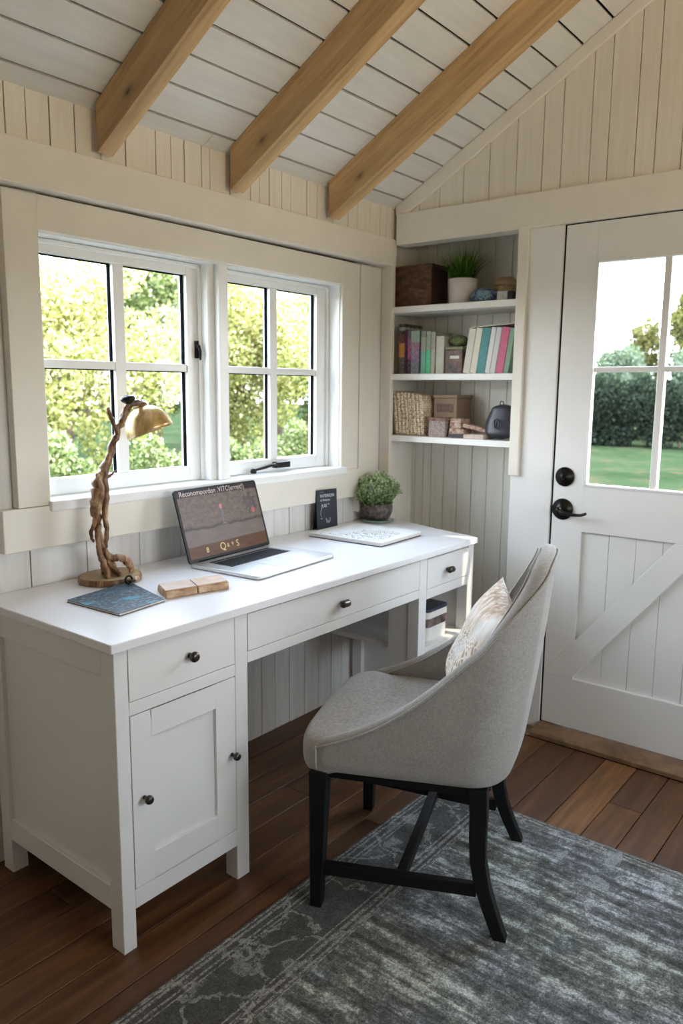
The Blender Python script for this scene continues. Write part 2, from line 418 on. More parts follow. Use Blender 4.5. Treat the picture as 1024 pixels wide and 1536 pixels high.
# ---- windows: two sashes and a mullion post
def latch_handle(parent, x, y, z):
    b = MB(); b.box(x-.007, x+.007, y-.006, y, z-.028, z+.028); b.lathe([(.006, 0), (.006, .014), (.002, .016)], 0, 0, 0, 12, Matrix.Translation((x, y, z+.01)) @ Matrix.Rotation(PI/2, 4, 'X'))
    b.tube([(x, y-.014, z+.012), (x+.002, y-.018, z-.008), (x+.004, y-.016, z-.034)], [.005, .005, .003], 8)
    o = b.build('window_latch', 'black', parent); return o
def sash(n, x0, x1, mx, zlo, zhi, mz, st_l, st_r, label):
    w = thing('window_%d' % n, label, None, ((x0+x1)/2, 2.0, zlo)); w['kind'] = 'structure'
    ox, oy, oz = (x0+x1)/2, 2.0, zlo
    b = MB(); y0, y1 = -.006, .034
    g0, g1, gz0, gz1 = x0+st_l, x1-st_r, zlo+.045, zhi-.035
    for a in ((x0, g0, zlo, zhi), (g1, x1, zlo, zhi), (g0, g1, zlo, gz0), (g0, g1, gz1, zhi)):
        b.box(a[0]-ox, a[1]-ox, y0, y1, a[2]-oz, a[3]-oz)
    # stepped outer stop
    for a in ((x0-.001, x0+.012, zlo, zhi), (x1-.012, x1+.001, zlo, zhi), (x0, x1, zhi-.012, zhi+.001)):
        b.box(a[0]-ox, a[1]-ox, y0-.010, y0, a[2]-oz, a[3]-oz)
    b.build('sash_frame', 'sash', w, .0025)
    b = MB()
    b.box(mx-.019-ox, mx+.019-ox, y0+.002, y1-.004, gz0-oz, gz1-oz)
    b.build('muntin', 'sash', w, .002)
    b = MB()
    b.box(g0-ox, mx-.019-ox, y0+.004, y1-.006, mz-.012-oz, mz+.012-oz); b.box(mx+.019-ox, g1-ox, y0+.004, y1-.006, mz-.012-oz, mz+.012-oz)
    b.build('muntin', 'sash', w, .002)
    for (a, c) in ((g0, mx-.019), (mx+.019, g1)):
        for (d, e) in ((gz0, mz-.012), (mz+.012, gz1)):
            b = MB(); b.box(a-ox, c-ox, .014, .018, d-oz, e-oz); p = b.build('window_pane', 'glass', w)
            # dark rubber gasket
            b = MB(); t = .004
            for q in ((a, a+t, d, e), (c-t, c, d, e)): b.box(q[0]-ox, q[1]-ox, .010, .021, q[2]-oz, q[3]-oz)
            b.box(a-ox, c-ox, .010, .021, e-.003-oz, e-oz)
            b.build('gasket', 'rubber', p)
    return w
w1 = sash(1, 1.152, 1.757, 1.444, 1.0, 1.700, 1.369, .036, .055, 'left sash of the double window with four panes')
latch_handle(w1, 1.738-1.4545, -.007, 1.43-1.0)
w2 = sash(2, 1.842, 2.418, 2.112, 1.0, 1.700, 1.369, .040, .065, 'right sash of the double window with four panes')
b = MB()   # casement crank on the bottom rail
b.tube([(-.16, -.030, .012), (-.11, -.040, .020), (-.06, -.034, .026), (-.02, -.022, .024)], [.004, .006, .006, .005], 8)
b.box(-.03, .045, -.030, -.004, .012, .034); b.lathe([(.010, 0), (.012, .008), (.007, .018)], -.155, -.032, .002, 14)
b.build('crank_handle', 'black', w2, .002)
# mullion post between the sashes
b = MB(); b.box(1.757, 1.842, 1.955, 2.06, OZ0+.012, OZ1); b.box(1.785, 1.808, 1.93, 1.955, OZ0+.012, OZ1); b.box(1.812, 1.842, 1.948, 1.956, OZ0+.012, OZ1)
struct(b.build('trim_7', 'sash', None, .002), 'white post between the two window sashes')

# ---- ceiling: planks along x following the slope; face pointing down
b = MB()
ys = [1.848+.0, 1.755, 1.668, 1.583, 1.493, 1.404, 1.312, 1.219, 1.128, 1.029]
ys = [1.93]+ys+[1.029-.0915*i for i in range(1, 8)]+[YR]
th = math.atan(SL); nrm = (math.sin(th), math.cos(th))
rr = random.Random(5)
for i, (ya, yb) in enumerate(zip(ys[:-1], ys[1:])):
    g = .0034
    lift = rr.uniform(0, .0015)
    a, c = ya-g, yb+g
    xs = [XL]+sorted(rr.uniform(-.6, 2.5) for _ in range(1))+[3.0]
    if i in (4, 6): xs = [XL, 1.95, 3.0]
    for x0, x1 in zip(xs[:-1], xs[1:]):
        p = [(a, roof(a)+lift), (c, roof(c)+lift)]
        q = [(c+nrm[0]*.014, roof(c)+nrm[1]*.014), (a+nrm[0]*.014, roof(a)+nrm[1]*.014)]
        b.prism(p+q, 'x', x0+.0006, x1-.0006)
# far slope, plain planks as well
yy = YR
while yy > YN-.1:
    c = yy-.092; a = yy-.002; cc = c+.002
    b.prism([(a, roof(a)), (cc, roof(cc)), (cc, roof(cc)+.016), (a, roof(a)+.016)], 'x', XL, 3.0); yy = c
# dark boarding behind
b.prism([(1.96, roof(1.96)+.017), (YR, roof(YR)+.017), (YN-.1, roof(YN-.1)+.017), (YN-.1, roof(YN-.1)+.10), (YR, roof(YR)+.12), (2.1, roof(2.1)+.12), (2.1, roof(2.1)+.03)], 'x', XL-.1, 3.1, 0, 1)
struct(b.build('ceiling', ['wallx', 'gap'], None), 'sloping whitewashed plank ceiling')
# bottom closing board where ceiling meets wall
# ---- rafters
def rafter(x0, x1, label):
    # local x runs up the slope
    o = thing('wooden_rafter', label, 'beam', (0, 0, 0), 0, None); return o
for (x0, x1), lab in (((1.302, 1.352), 'pale pine rafter with a large dark knot, leftmost of the three on the sloping ceiling'),
                      ((1.786, 1.843), 'pale pine rafter in the middle of the three, above the right half of the window'),
                      ((2.275, 2.335), 'pale pine rafter nearest the gable wall, ending above the bookshelf side of the window')):
    y0 = 1.872; L = (y0-YR)/math.cos(th)
    # local frame: X up the slope (towards -y), Z normal to the ceiling
    b = MB(); D = .127*math.cos(th)
    w = (x1-x0)/2
    pts = [(0, -.0005), (L, -.0005), (L, -D), (-D*math.tan(th), -D)]   # plumb-cut foot
    pts[0] = (0, -.0005)
    b.prism(pts, 'y', -w, w)
    o = b.build('wooden_rafter', 'beam', None, .002)
    zz = roof(y0)
    ex = Vector((0, -math.cos(th), math.sin(th))); ez = Vector((0, math.sin(th), math.cos(th))); ey = ez.cross(ex)
    o.matrix_world = Matrix(((ex.x, ey.x, ez.x, (x0+x1)/2), (ex.y, ey.y, ez.y, y0), (ex.z, ey.z, ez.z, zz), (0, 0, 0, 1)))
    tag(o, lab, 'beam', 'pine rafters')

# ---- door wall: gable boards above header, header, trims
b = MB()
gc = [1.88, 1.78, 1.685, 1.579, 1.471, 1.361, 1.261, 1.19, 1.087, 1.025, .933, .869, .786, .70, .60, .5, .4, .3, .2, .1, 0, -.1, -.2, -.3, -.4, -.5, -.6, -.7, -.8, -.9, -1.0, -1.1, YN]
gc = sorted(gc)
for a, c in zip(gc[:-1], gc[1:]):
    lo, hi = a+.0013, c-.0013
    pts = [(lo, 1.99), (hi, 1.99), (hi, roof(hi)+.01)]
    if lo < YR < hi: pts.append((YR, roof(YR)+.01))
    pts.append((lo, roof(lo)+.01))
    b.prism(pts, 'x', XD+.002+(.0012 if int(a*100) % 3 else 0), XD+.016)
b.prism([(YN-.1, 1.98), (1.95, 1.98), (1.95, roof(1.95)), (YR, roof(YR)+.02), (YN-.1, roof(YN-.1))], 'x', XD+.017, XD+.1, 0, 1)
# solid wall right of the door and above header zone
b.box(XD+.002, XD+.1, YN-.1, .385, 0, 1.99)
b.box(XD+.03, XD+.1, 1.158, 1.30, 0, 1.90)
struct(b.build('wall_right', ['wall', 'gap'], None, .001, seg=1), 'cream gable wall of vertical boards with the door')
b = MB(); b.box(XD-.014, XD+.06, YN, 1.878, 1.889, 2.012)
struct(b.build('trim_8', 'trim', None, .003), 'long cream header over niche and door')
b = MB()
ra = [(1.885, roof(1.885)-.052), (YR, roof(YR)-.052), (YR, roof(YR)-.001), (1.885, roof(1.885)-.001)]
b.prism([(1.885, 2.010), (1.885, roof(1.885)-.001), (YR, roof(YR)-.001), (YR, roof(YR)-.034), (1.825, 2.010)], 'x', XD-.010, XD+.004)
struct(b.build('trim_9', 'trim', None, .002), 'sloping cream board where the gable meets the ceiling')
# post between niche and door, door side casing
b = MB(); b.box(XD-.006, XD+.05, 1.160, 1.327, 0, 1.889)
struct(b.build('trim_10', 'door', None, .003), 'broad white board between niche and door')
b = MB(); b.box(XD-.022, XD-.006, 1.289, 1.330, .985, 1.897)
struct(b.build('trim_11', 'trim', None, .003), 'narrow raised strip beside the shelves')
# door head stop, plus black strips that paint the shade of the door gap
b = MB(); b.box(XD+.002, XD+.036, 1.1528, 1.1597, 0, 1.8885); b.box(XD+.002, XD+.036, .44, 1.1597, 1.8843, 1.8887); b.box(XD+.0365, XD+.10, 1.12, 1.158, 0, 1.90); b.box(XD+.0365, XD+.10, .42, 1.12, 1.86, 1.90); b.box(XD+.0365, XD+.10, .386, .46, 0, 1.90)
struct(b.build('trim_12', 'rubber', None), 'dark rebate of the door frame, its gap shade painted as black strips')

# ---- niche: back boards, sides
b = MB()
nc = [1.325, 1.39, 1.469, 1.547, 1.62, 1.69, 1.76, 1.825, 1.867, 1.909, 1.95]
boards(b, nc, 'y', 2.95, 2.965, 0, 2.0, .0022)
b.box(2.9655, 3.0, 1.28, 2.0, 0, 2.0, 0, 1)
b.box(XD+.002, 2.95, 1.285, 1.3265, 0, 2.0)         # right cheek
b.box(XD+.002, 2.95, 1.926, 1.949, 0, 2.0)          # left cheek
b.box(XD+.06, 2.96, 1.30, 1.94, 1.97, 2.0)
struct(b.build('wall_niche', ['wall_niche', 'gap'], None, .001, seg=1), 'recessed niche lined with cream vertical boards')
b = MB(); b.box(XD-.012, XD+.012, 1.893, 1.948, 0, 1.889)
struct(b.build('trim_13', 'trim', None, .003), 'narrow cream jamb left of the shelves')
for i, (z, lab) in enumerate(((1.645, 'topmost white niche shelf, holding the wooden box and grass pot'), (1.371, 'middle white niche shelf, carrying the row of books'), (1.114, 'lowest white niche shelf, with woven holder and black pouch'))):
    b = MB(); b.box(XD-.004, 2.949, 1.3275, 1.925, z-.025, z); o = b.build('shelf', 'shelf', None, .002); tag(o, lab, 'shelf', 'white shelves in the niche')

# ---- rear parts of the room (behind the camera)
b = MB()
b.prism([(YN, 0), (YW+.1, 0), (YW+.1, 2.0), (YR, roof(YR)), (YN, roof(YN))], 'x', XL-.08, XL)
struct(b.build('wall_rear', 'wall', None), 'cream wall behind the camera')
b = MB()
RX0, RX1, RZ0, RZ1 = .9, 2.4, 1.0, 1.55
zt = roof(YN)
for q in ((XL, RX0, 0, zt+.03), (RX1, XD+.1, 0, zt+.03), (RX0, RX1, 0, RZ0), (RX0, RX1, RZ1, zt+.03)): b.box(q[0], q[1], YN-.12, YN, q[2], q[3])
struct(b.build('wall_near', 'wall', None), 'cream wall opposite the window')
w3 = thing('window_3', 'wide unseen window opposite the desk, added for fill light', None, ((RX0+RX1)/2, YN-.06, RZ0)); w3['kind'] = 'structure'  # added out of view and sized for fill light
b = MB(); hw = (RX1-RX0)/2; hh = RZ1-RZ0
for q in ((-hw, -hw+.05, 0, hh), (hw-.05, hw, 0, hh), (-hw, hw, 0, .05), (-hw, hw, hh-.05, hh), (-.38, -.35, 0, hh), (.35, .38, 0, hh)): b.box(q[0], q[1], -.02, .02, q[2], q[3])
b.build('sash_frame', 'sash', w3, .002)
b = MB(); b.box(-hw+.05, hw-.05, -.002, .002, .05, hh-.05); b.build('window_pane', 'glass', w3)

# ------------------------------------------------------------------ door
DY0, DY1, DZ0, DZ1 = .440, 1.1525, .036, 1.8840
dr = thing('door_1', 'white half-glazed door with four panes and diagonal brace', None, (XD+.03, DY1, DZ0)); dr['kind'] = 'structure'
def dbox(b, y0, y1, z0, z1, xa, xb): b.box(xa-XD-.03, xb-XD-.03, y0-DY1, y1-DY1, z0-DZ0, z1-DZ0)
gy0, gy1, gz0, gz1 = .556, 1.038, .965, 1.757
fx, bxx = XD-.002, XD+.036
b = MB()
for q in ((gy1, DY1, DZ0, DZ1), (DY0, gy0, DZ0, DZ1), (gy0, gy1, gz1, DZ1), (gy0, gy1, .797, gz0), (gy0, gy1, DZ0, .230)): dbox(b, *q, fx, bxx)
b.build('door_frame', 'door', dr, .0012)
b = MB(); pc = [gy0, .655, .750, .842, .938, gy1]
for a, c in zip(pc[:-1], pc[1:]): dbox(b, a+.0006, c-.0006, .225, .80, XD+.011, XD+.03)
dbox(b, gy0, gy1, .225, .80, XD+.0305, XD+.034)
b.build('door_panel', 'door', dr, .0018)
b = MB()  # diagonal brace: outline in (y,z)
pts = [(1.1455, .249), (1.045, .232), (.676-.12, .709+.148), (.676-.12, .797), (.709, .797), (1.024, .391)]
pts = [(1.1455, .246), (1.1455, .2305), (1.043, .2305), (.5575, .860-.064), (.709, .796)]
pts = [(1.1495, .2310), (1.1495, .243), (.709, .7965), (.598, .7965), (1.043, .2310)]
b.prism([(p[0]-DY1, p[1]-DZ0) for p in pts], 'x', XD-.0035-XD-.03, XD+.0105-XD-.03)
b.build('diagonal_brace', 'door', dr, .0012)
b = MB(); dbox(b, .786, .810, gz0, gz1, XD+.001, XD+.03)
b.build('muntin', 'door', dr, .003)
b = MB(); dbox(b, gy0, .786, 1.373, 1.392, XD+.002, XD+.03); dbox(b, .810, gy1, 1.373, 1.392, XD+.002, XD+.03)
b.build('muntin', 'door', dr, .003)
b = MB(); t = .010
for q in ((gy0, gy0+t, gz0, gz1), (gy1-t, gy1, gz0, gz1), (gy0, gy1, gz0, gz0+t), (gy0, gy1, gz1-t, gz1)): dbox(b, *q, XD-.006, XD+.02)
b.build('glazing_bead', 'door', dr, .003)
for a, c in ((gy0, .786), (.810, gy1)):
    for d, e in ((gz0, 1.373), (1.392, gz1)):
        b = MB(); dbox(b, a, c, d, e, XD+.016, XD+.020); b.build('window_pane', 'glass', dr)
RX = Matrix.Rotation(-PI/2, 4, 'Y')      # lathe axis z -> -x
def lock(name, y, z, prof, lever=False):
    b = MB(); b.lathe(prof, -.032, y-DY1, z-DZ0, 36, RX)
    o = b.build(name, 'black', dr)
    if lever:
        b = MB(); yy = y-DY1; zz = z-DZ0
        b.lathe([(.012, .0), (.012, .035), (.006, .038)], -.042, yy, zz, 20, RX)
        b.tube([(-.072, yy, zz), (-.076, yy-.018, zz-.008), (-.078, yy-.050, zz-.011), (-.076, yy-.086, zz-.009), (-.080, yy-.101, zz-.003), (-.082, yy-.107, zz)], [.0085, .0075, .006, .0055, .0055, .004], 12)
        b.build('lever', 'black', o)
    else:
        b = MB(); b.box(-.056, -.042, y-DY1-.004, y-DY1+.004, z-DZ0-.011, z-DZ0+.011); b.build('thumb_turn', 'black', o, .003)
lock('deadbolt', 1.110, .995, [(.036, 0), (.036, .004), (.033, .008), (.027, .009), (.026, .012), (.015, .0135), (.013, .018), (.004, .019)])
lock('lever_handle', 1.112, .874, [(.040, 0), (.040, .004), (.037, .008), (.030, .010), (.029, .013), (.018, .015), (.013, .020)], True)
# threshold
b = MB(); b.prism([(2.640, 0), (2.640, .016), (2.650, .025), (2.69, .029), (XD+.09, .034), (XD+.09, 0)], 'y', .30, 1.16)
b.prism([(2.638, 0), (2.638, .003), (2.728, .003), (2.728, 0)], 'y', 1.161, 1.93); b.box(2.7295, 2.949, 1.328, 1.925, -.012, .003)
struct(b.build('trim_14', 'threshold', None, .004), 'worn wooden threshold under the door')

# ------------------------------------------------------------------ desk
DX0, DX1 = .955, 2.563
desk = thing('writing_desk', 'long white wooden desk with drawers under the window', 'desk', (1.75, 1.66, 0))
ox, oy = 1.75, 1.66
def kb(b, x0, x1, y0, y1, z0, z1): b.box(x0-ox, x1-ox, y0-oy, y1-oy, z0, z1)
F, B_ = 1.385, 1.925
pts = [(.936, 1.364), (2.553, 1.364), (2.572, 1.40), (2.592, 1.50), (2.625, 1.62), (2.668, 1.74), (2.715, 1.84), (2.717, 1.944), (.936, 1.944)]
b = MB(); b.prism([(p[0]-ox, p[1]-oy) for p in pts], 'z', .7385, .760); b.build('desk_top', 'desktop', desk, .0025)
b = MB()
# side panels and rails of the left pedestal
kb(b, DX0+.012, DX0+.022, F+.045, B_-.045, .14, .70)         # recessed end panel
kb(b, DX0, DX0+.02, F+.047, B_-.047, .668, .738); kb(b, DX0, DX0+.02, F+.047, B_-.047, .098, .158)
kb(b, 1.325, 1.345, F+.045, B_-.04, .10, .738)
kb(b, DX0+.02, 1.33, B_-.015, B_-.005, .10, .738); kb(b, DX0+.03, 1.34, F+.03, B_-.02, .12, .14)
kb(b, .991, 1.3175, F, F+.02, .575, .6065); kb(b, .991, 1.3175, F, F+.02, .100, .1475); kb(b, .991, 1.3175, F+.001, F+.02, .735, .738)
b.build('left_pedestal', 'desk', desk, .0015)
b = MB()
kb(b, 2.19, 2.21, F+.04, F+.13, .10, .738); kb(b, 2.54, 2.56, F+.04, B_-.04, .10, .738)
kb(b, 2.233, 2.521, F, F+.02, .583, .6175); kb(b, 2.233, 2.521, F+.001, F+.02, .7275, .738); kb(b, 2.205, 2.55, F+.01, B_-.02, .585, .60)
kb(b, 2.205, 2.55, F+.006, B_-.02, .385, .403)
b.build('right_pedestal', 'desk', desk, .0015)
b = MB()
kb(b, 1.362, 2.186, F, F+.02, .597, .6275); b.build('apron_rail', 'desk', desk, .0015)
b = MB(); kb(b, 1.362, 2.186, F+.001, F+.02, .731, .738); b.build('top_rail', 'desk', desk, .0015)
b = MB(); kb(b, 1.362, 2.54, B_-.03, B_-.012, .60, .738); b.build('back_rail', 'desk', desk, .0015)
for x0, x1, y0, y1 in ((DX0, .991, F, F+.047), (DX0, .999, B_-.047, B_), (1.3175, 1.362, F, F+.045), (1.3175, 1.362, B_-.045, B_),
                       (2.186, 2.233, F, F+.045), (2.521, DX1, F, F+.045), (2.521, DX1, B_-.045, B_)):
    b = MB(); kb(b, x0, x1, y0, y1, 0, .738); b.build('leg', 'desk', desk, .002)
def round_knob(parent, x, z, r=.0115, name='knob'):
    b = MB(); RY = Matrix.Rotation(PI/2, 4, 'X')
    b.lathe([(r*.5, 0), (r*.42, .008), (r*.6, .011), (r, .015), (r*1.02, .020), (r*.8, .025), (r*.3, .0265)], x-ox, F-oy-.001, z, 24, RY)
    b.build(name, 'knob', parent)
def cup_knob(parent, x, z):
    b = MB(); RY = Matrix.Rotation(PI/2, 4, 'X')
    b.lathe([(.006, 0), (.005, .010)], x-ox, F-oy-.001, z, 16, RY)
    b.tube([(x-ox-.017, F-oy-.014, z), (x-ox-.012, F-oy-.018, z), (x-ox+.012, F-oy-.018, z), (x-ox+.017, F-oy-.014, z)], [.008, .0115, .0115, .008], 14)
    b.build('knob', 'knob', parent, .001)
def drawer(x0, x1, z0, z1):
    b = MB(); kb(b, x0+.0018, x1-.0018, F-.0005, F+.018, z0+.0018, z1-.0018); d = b.build('drawer', 'desk', desk, .0012)
    b = MB(); kb(b, x0, x1, F+.0185, F+.02, z0, z1); b.build('drawer_shadow_gap', 'gap', d)
    return d
d1 = drawer(.991, 1.3175, .6065, .735); round_knob(d1, 1.168, .671, .013)
d2 = drawer(1.362, 2.186, .6275, .731); cup_knob(d2, 1.752, .676)
d3 = drawer(2.233, 2.521, .6175, .7275); cup_knob(d3, 2.366, .670)
# cabinet door with recessed panel
b = MB(); zz0, zz1 = .1475, .575; x0, x1 = .9928, 1.3157; i0, i1, j0, j1 = 1.050, 1.249, .217, .508
for q in ((x0, i0, zz0+.002, zz1-.002), (i1, x1, zz0+.002, zz1-.002), (i0, i1, zz0+.002, j0), (i0, i1, j1, zz1-.002)): kb(b, q[0], q[1], F-.0005, F+.018, q[2], q[3])
kb(b, i0, i1, F+.008, F+.014, j0, j1)
cd = b.build('cabinet_door', 'desk', desk, .0012)
b = MB(); kb(b, .991, 1.3175, F+.0185, F+.020, zz0, zz1); b.build('door_shadow_gap', 'gap', cd)
round_knob(cd, 1.024, .367, .0105); round_knob(cd, 1.302, .366, .0105, 'knob')

# ------------------------------------------------------------------ rug
RXE, RYE = 2.095, 1.238
b = MB(); b.box(-1.95, 0, -1.9, 0, 0, .009)
o = b.build('area_rug', 'rug', None, .004, (RXE, RYE, .0005)); tag(o, 'distressed grey patterned rug on the plank floor', 'rug')

# ------------------------------------------------------------------ chair
ch = thing('upholstered_chair', 'grey linen tub chair with black legs at the desk', 'chair', (1.667, 1.037, .0095), math.atan2(.35, .937))
ZB = .368
def smooth01(t): t = max(0, min(1, t)); return t*t*(3-2*t)
# plan path from front-left round the back to front-right, outer face
HWF, HWR, YF, YB, RC = .262, .240, .205, -.252, .105
path = []
for i in range(14):
    t = i/13; y = YF+(YB+RC-YF)*t; path.append((-(HWF+(HWR-HWF)*t), y))
for i in range(1, 12):
    a = PI+(PI/2)*i/12; path.append((-HWR+RC+RC*math.cos(a), YB+RC+RC*math.sin(a)))
for i in range(0, 8):
    t = i/7; path.append(((-HWR+RC)*(1-t), YB-.008*math.sin(PI/2*t)))
path = path+[(-x, y) for x, y in path[-2::-1]]
n_ = len(path)
s_ = [0]
for i in range(1, n_): s_.append(s_[-1]+math.dist(path[i], path[i-1]))
S = s_[-1]
def top_h(q):       # q: distance from front end 0..S/2
    q = min(q, S-q)
    pts = [(0, .450), (.05, .468), (.10, .490), (.15, .518), (.20, .555), (.26, .612), (.32, .682), (.38, .770), (.43, .840), (.49, .893), (.56, .913), (.66, .922), (1, .925)]
    for (a, h0), (c, h1) in zip(pts[:-1], pts[1:]):
        if q <= c: return h0+(h1-h0)*(q-a)/(c-a)
    return .925
hs = [top_h(q) for q in s_]
for _ in range(3): hs = [hs[0]]+[(hs[i-1]+2*hs[i]+hs[i+1])/4 for i in range(1, n_-1)]+[hs[-1]]
TH = .042
def shell_pt(i, z, off):
    x, y = path[i]
    a = path[max(0, i-1)]; c = path[min(n_-1, i+1)]
    t = Vector((c[0]-a[0], c[1]-a[1])).normalized(); nn = Vector((t.y, -t.x))   # outward?
    if nn.dot(Vector((x, y+.0))) < 0 and abs(x) > .02: nn = -nn
    if abs(x) <= .02: nn = Vector((0, -1))
    x -= nn.x*off; y -= nn.y*off
    k = max(0, (z-ZB)/(.925-ZB)); rear = smooth01((YF-path[i][1])/(YF-YB))
    y -= .066*rear*k**1.1
    x *= 1-.12*rear*k**1.6
    bulge = .012*math.sin(min(1, k*1.0)*PI)*(1-rear*.3)
    x += nn.x*bulge; y += nn.y*bulge
    if z < ZB+.03: q = (ZB+.03-z)/.03; x -= nn.x*.010*q*q; y -= nn.y*.010*q*q
    return (x, y, z)
b = MB(); NV = 12
def ring(i):
    h = hs[i]; pts = []
    for j in range(NV): pts.append(shell_pt(i, ZB+(h-TH/2-ZB)*j/(NV-1), 0))
    for j in range(1, 7):
        a = PI*j/7; pts.append(shell_pt(i, h-TH/2+TH/2*math.sin(a), TH/2-TH/2*math.cos(a)))
    for j in range(NV): pts.append(shell_pt(i, h-TH/2-(h-TH/2-ZB)*j/(NV-1), TH))
    return pts
rings = [ring(i) for i in range(n_)]; m_ = len(rings[0])
b.grid(lambda i, j: rings[i][j % m_], n_, m_+1)
b.add(rings[0], [tuple(range(m_))], 0, True); b.add(rings[-1], [tuple(range(m_))[::-1]], 0, True)
shell = b.build('backrest', 'linen', ch)
ms = shell.modifiers.new('sub', 'SUBSURF'); ms.levels = 1; ms.render_levels = 2
b = MB()
for off, dz in ((.002, -.013),):
    b.tube([Vector(shell_pt(i, hs[i]+dz, off-.0035)) for i in range(n_)], .0028, 8)
b.tube([Vector(shell_pt(0, ZB+.01+(hs[0]-.02-ZB)*j/6, -.001))+Vector((0, .002, 0)) for j in range(7)], .0024, 8)
b.build('piping', 'linen_piping', ch)
b = MB()
b.tube([Vector(shell_pt(i, hs[i]-.013, TH+.0025)) for i in range(n_)], .0024, 8)
b.build('piping', 'linen_piping', ch)
# seat
def seat_outline(n=72):
    pts = []
    for k in range(n):
        a = 2*PI*k/n; c, s = math.cos(a), math.sin(a)
        e = .24 if s > 0 else .42
        x = math.copysign(abs(c)**e, c); y = math.copysign(abs(s)**e, s)
        yy = .032+(.226 if s > 0 else .222)*y
        w = .262 if yy > .19 else (.225+.037*smooth01((yy-.13)/.06))
        if yy < .0: w = .225-.05*smooth01(-yy/.2)
        pts.append((x*w, yy+(.018*(1-x*x) if s > 0 else 0)))
    return pts
so = seat_outline(); n2 = len(so); b = MB()
lay = [(.0, .975), (.012, .99), (.03, 1.0), (.062, 1.0), (.076, .994), (.086, .980), (.093, .955), (.098, .90), (.103, .76), (.107, .50), (.109, .25), (.1095, .02)]
cy = .03
vs = []
for dz, sc_ in lay:
    for x, y in so:
        f = (y+.2)/.45
        vs.append((x*sc_, cy+(y-cy)*sc_, ZB-.002+dz*(1-.13*smooth01(f*1.2-.35)) ))
fs = [(i*n2+k, i*n2+(k+1) % n2, (i+1)*n2+(k+1) % n2, (i+1)*n2+k) for i in range(len(lay)-1) for k in range(n2)]
fs += [tuple(range(n2))[::-1], tuple(range((len(lay)-1)*n2, len(lay)*n2))]
b.add(vs, fs, 0, True); st = b.build('seat', 'linen', ch)
# frame under the seat and legs
b = MB()
fr = [(-.225, .20), (.225, .20), (.205, -.17), (.16, -.205), (-.16, -.205), (-.205, -.17)]
b.prism(fr, 'z', ZB-.028, ZB+.004); b.build('seat_frame', 'chairleg', ch, .003)
def leg(pts, w0, w1):
    b = MB(); n = len(pts)
    for i, p in enumerate(pts): pass
    vs = []; 
    for i, p in enumerate(pts):
        w = w0+(w1-w0)*i/(n-1)
        for sx, sy in ((-1, -1), (1, -1), (1, 1), (-1, 1)): vs.append((p[0]+sx*w, p[1]+sy*w, p[2]))
    fs = [(i*4+k, i*4+(k+1) % 4, (i+1)*4+(k+1) % 4, (i+1)*4+k) for i in range(n-1) for k in range(4)]+[(3, 2, 1, 0), tuple(range((n-1)*4, n*4))]
    b.add(vs, fs, 0, False); return b.build('leg', 'chairleg', ch, .003)
for s in (-1, 1):
    leg([(s*.236, .205, ZB), (s*.238, .207, .2), (s*.240, .210, 0)], .023, .015)
    leg([(s*.196, -.180, ZB-.0), (s*.196, -.184, .30), (s*.197, -.184, .24), (s*.200, -.187, .18), (s*.205, -.200, .12), (s*.211, -.222, .06), (s*.218, -.248, 0)], .022, .016)
b = MB()
for s in (-1, 1):
    p0 = Vector((s*.239, .195, .105)); p1 = Vector((s*.203, -.185, .105)); d = (p1-p0); ang = math.atan2(d.y, d.x); L = d.length
    mt = Matrix.Translation((p0+p1)/2) @ Matrix.Rotation(ang, 4, 'Z')
    bb = MB(); bb.box(-L/2, L/2, -.010, .010, -.016, .016, 0, 0, mt); bb.build('stretcher', 'chairleg', ch, .002)
b.box(-.222, .222, -.012, .012, .090, .118); b.build('stretcher', 'chairleg', ch, .002)

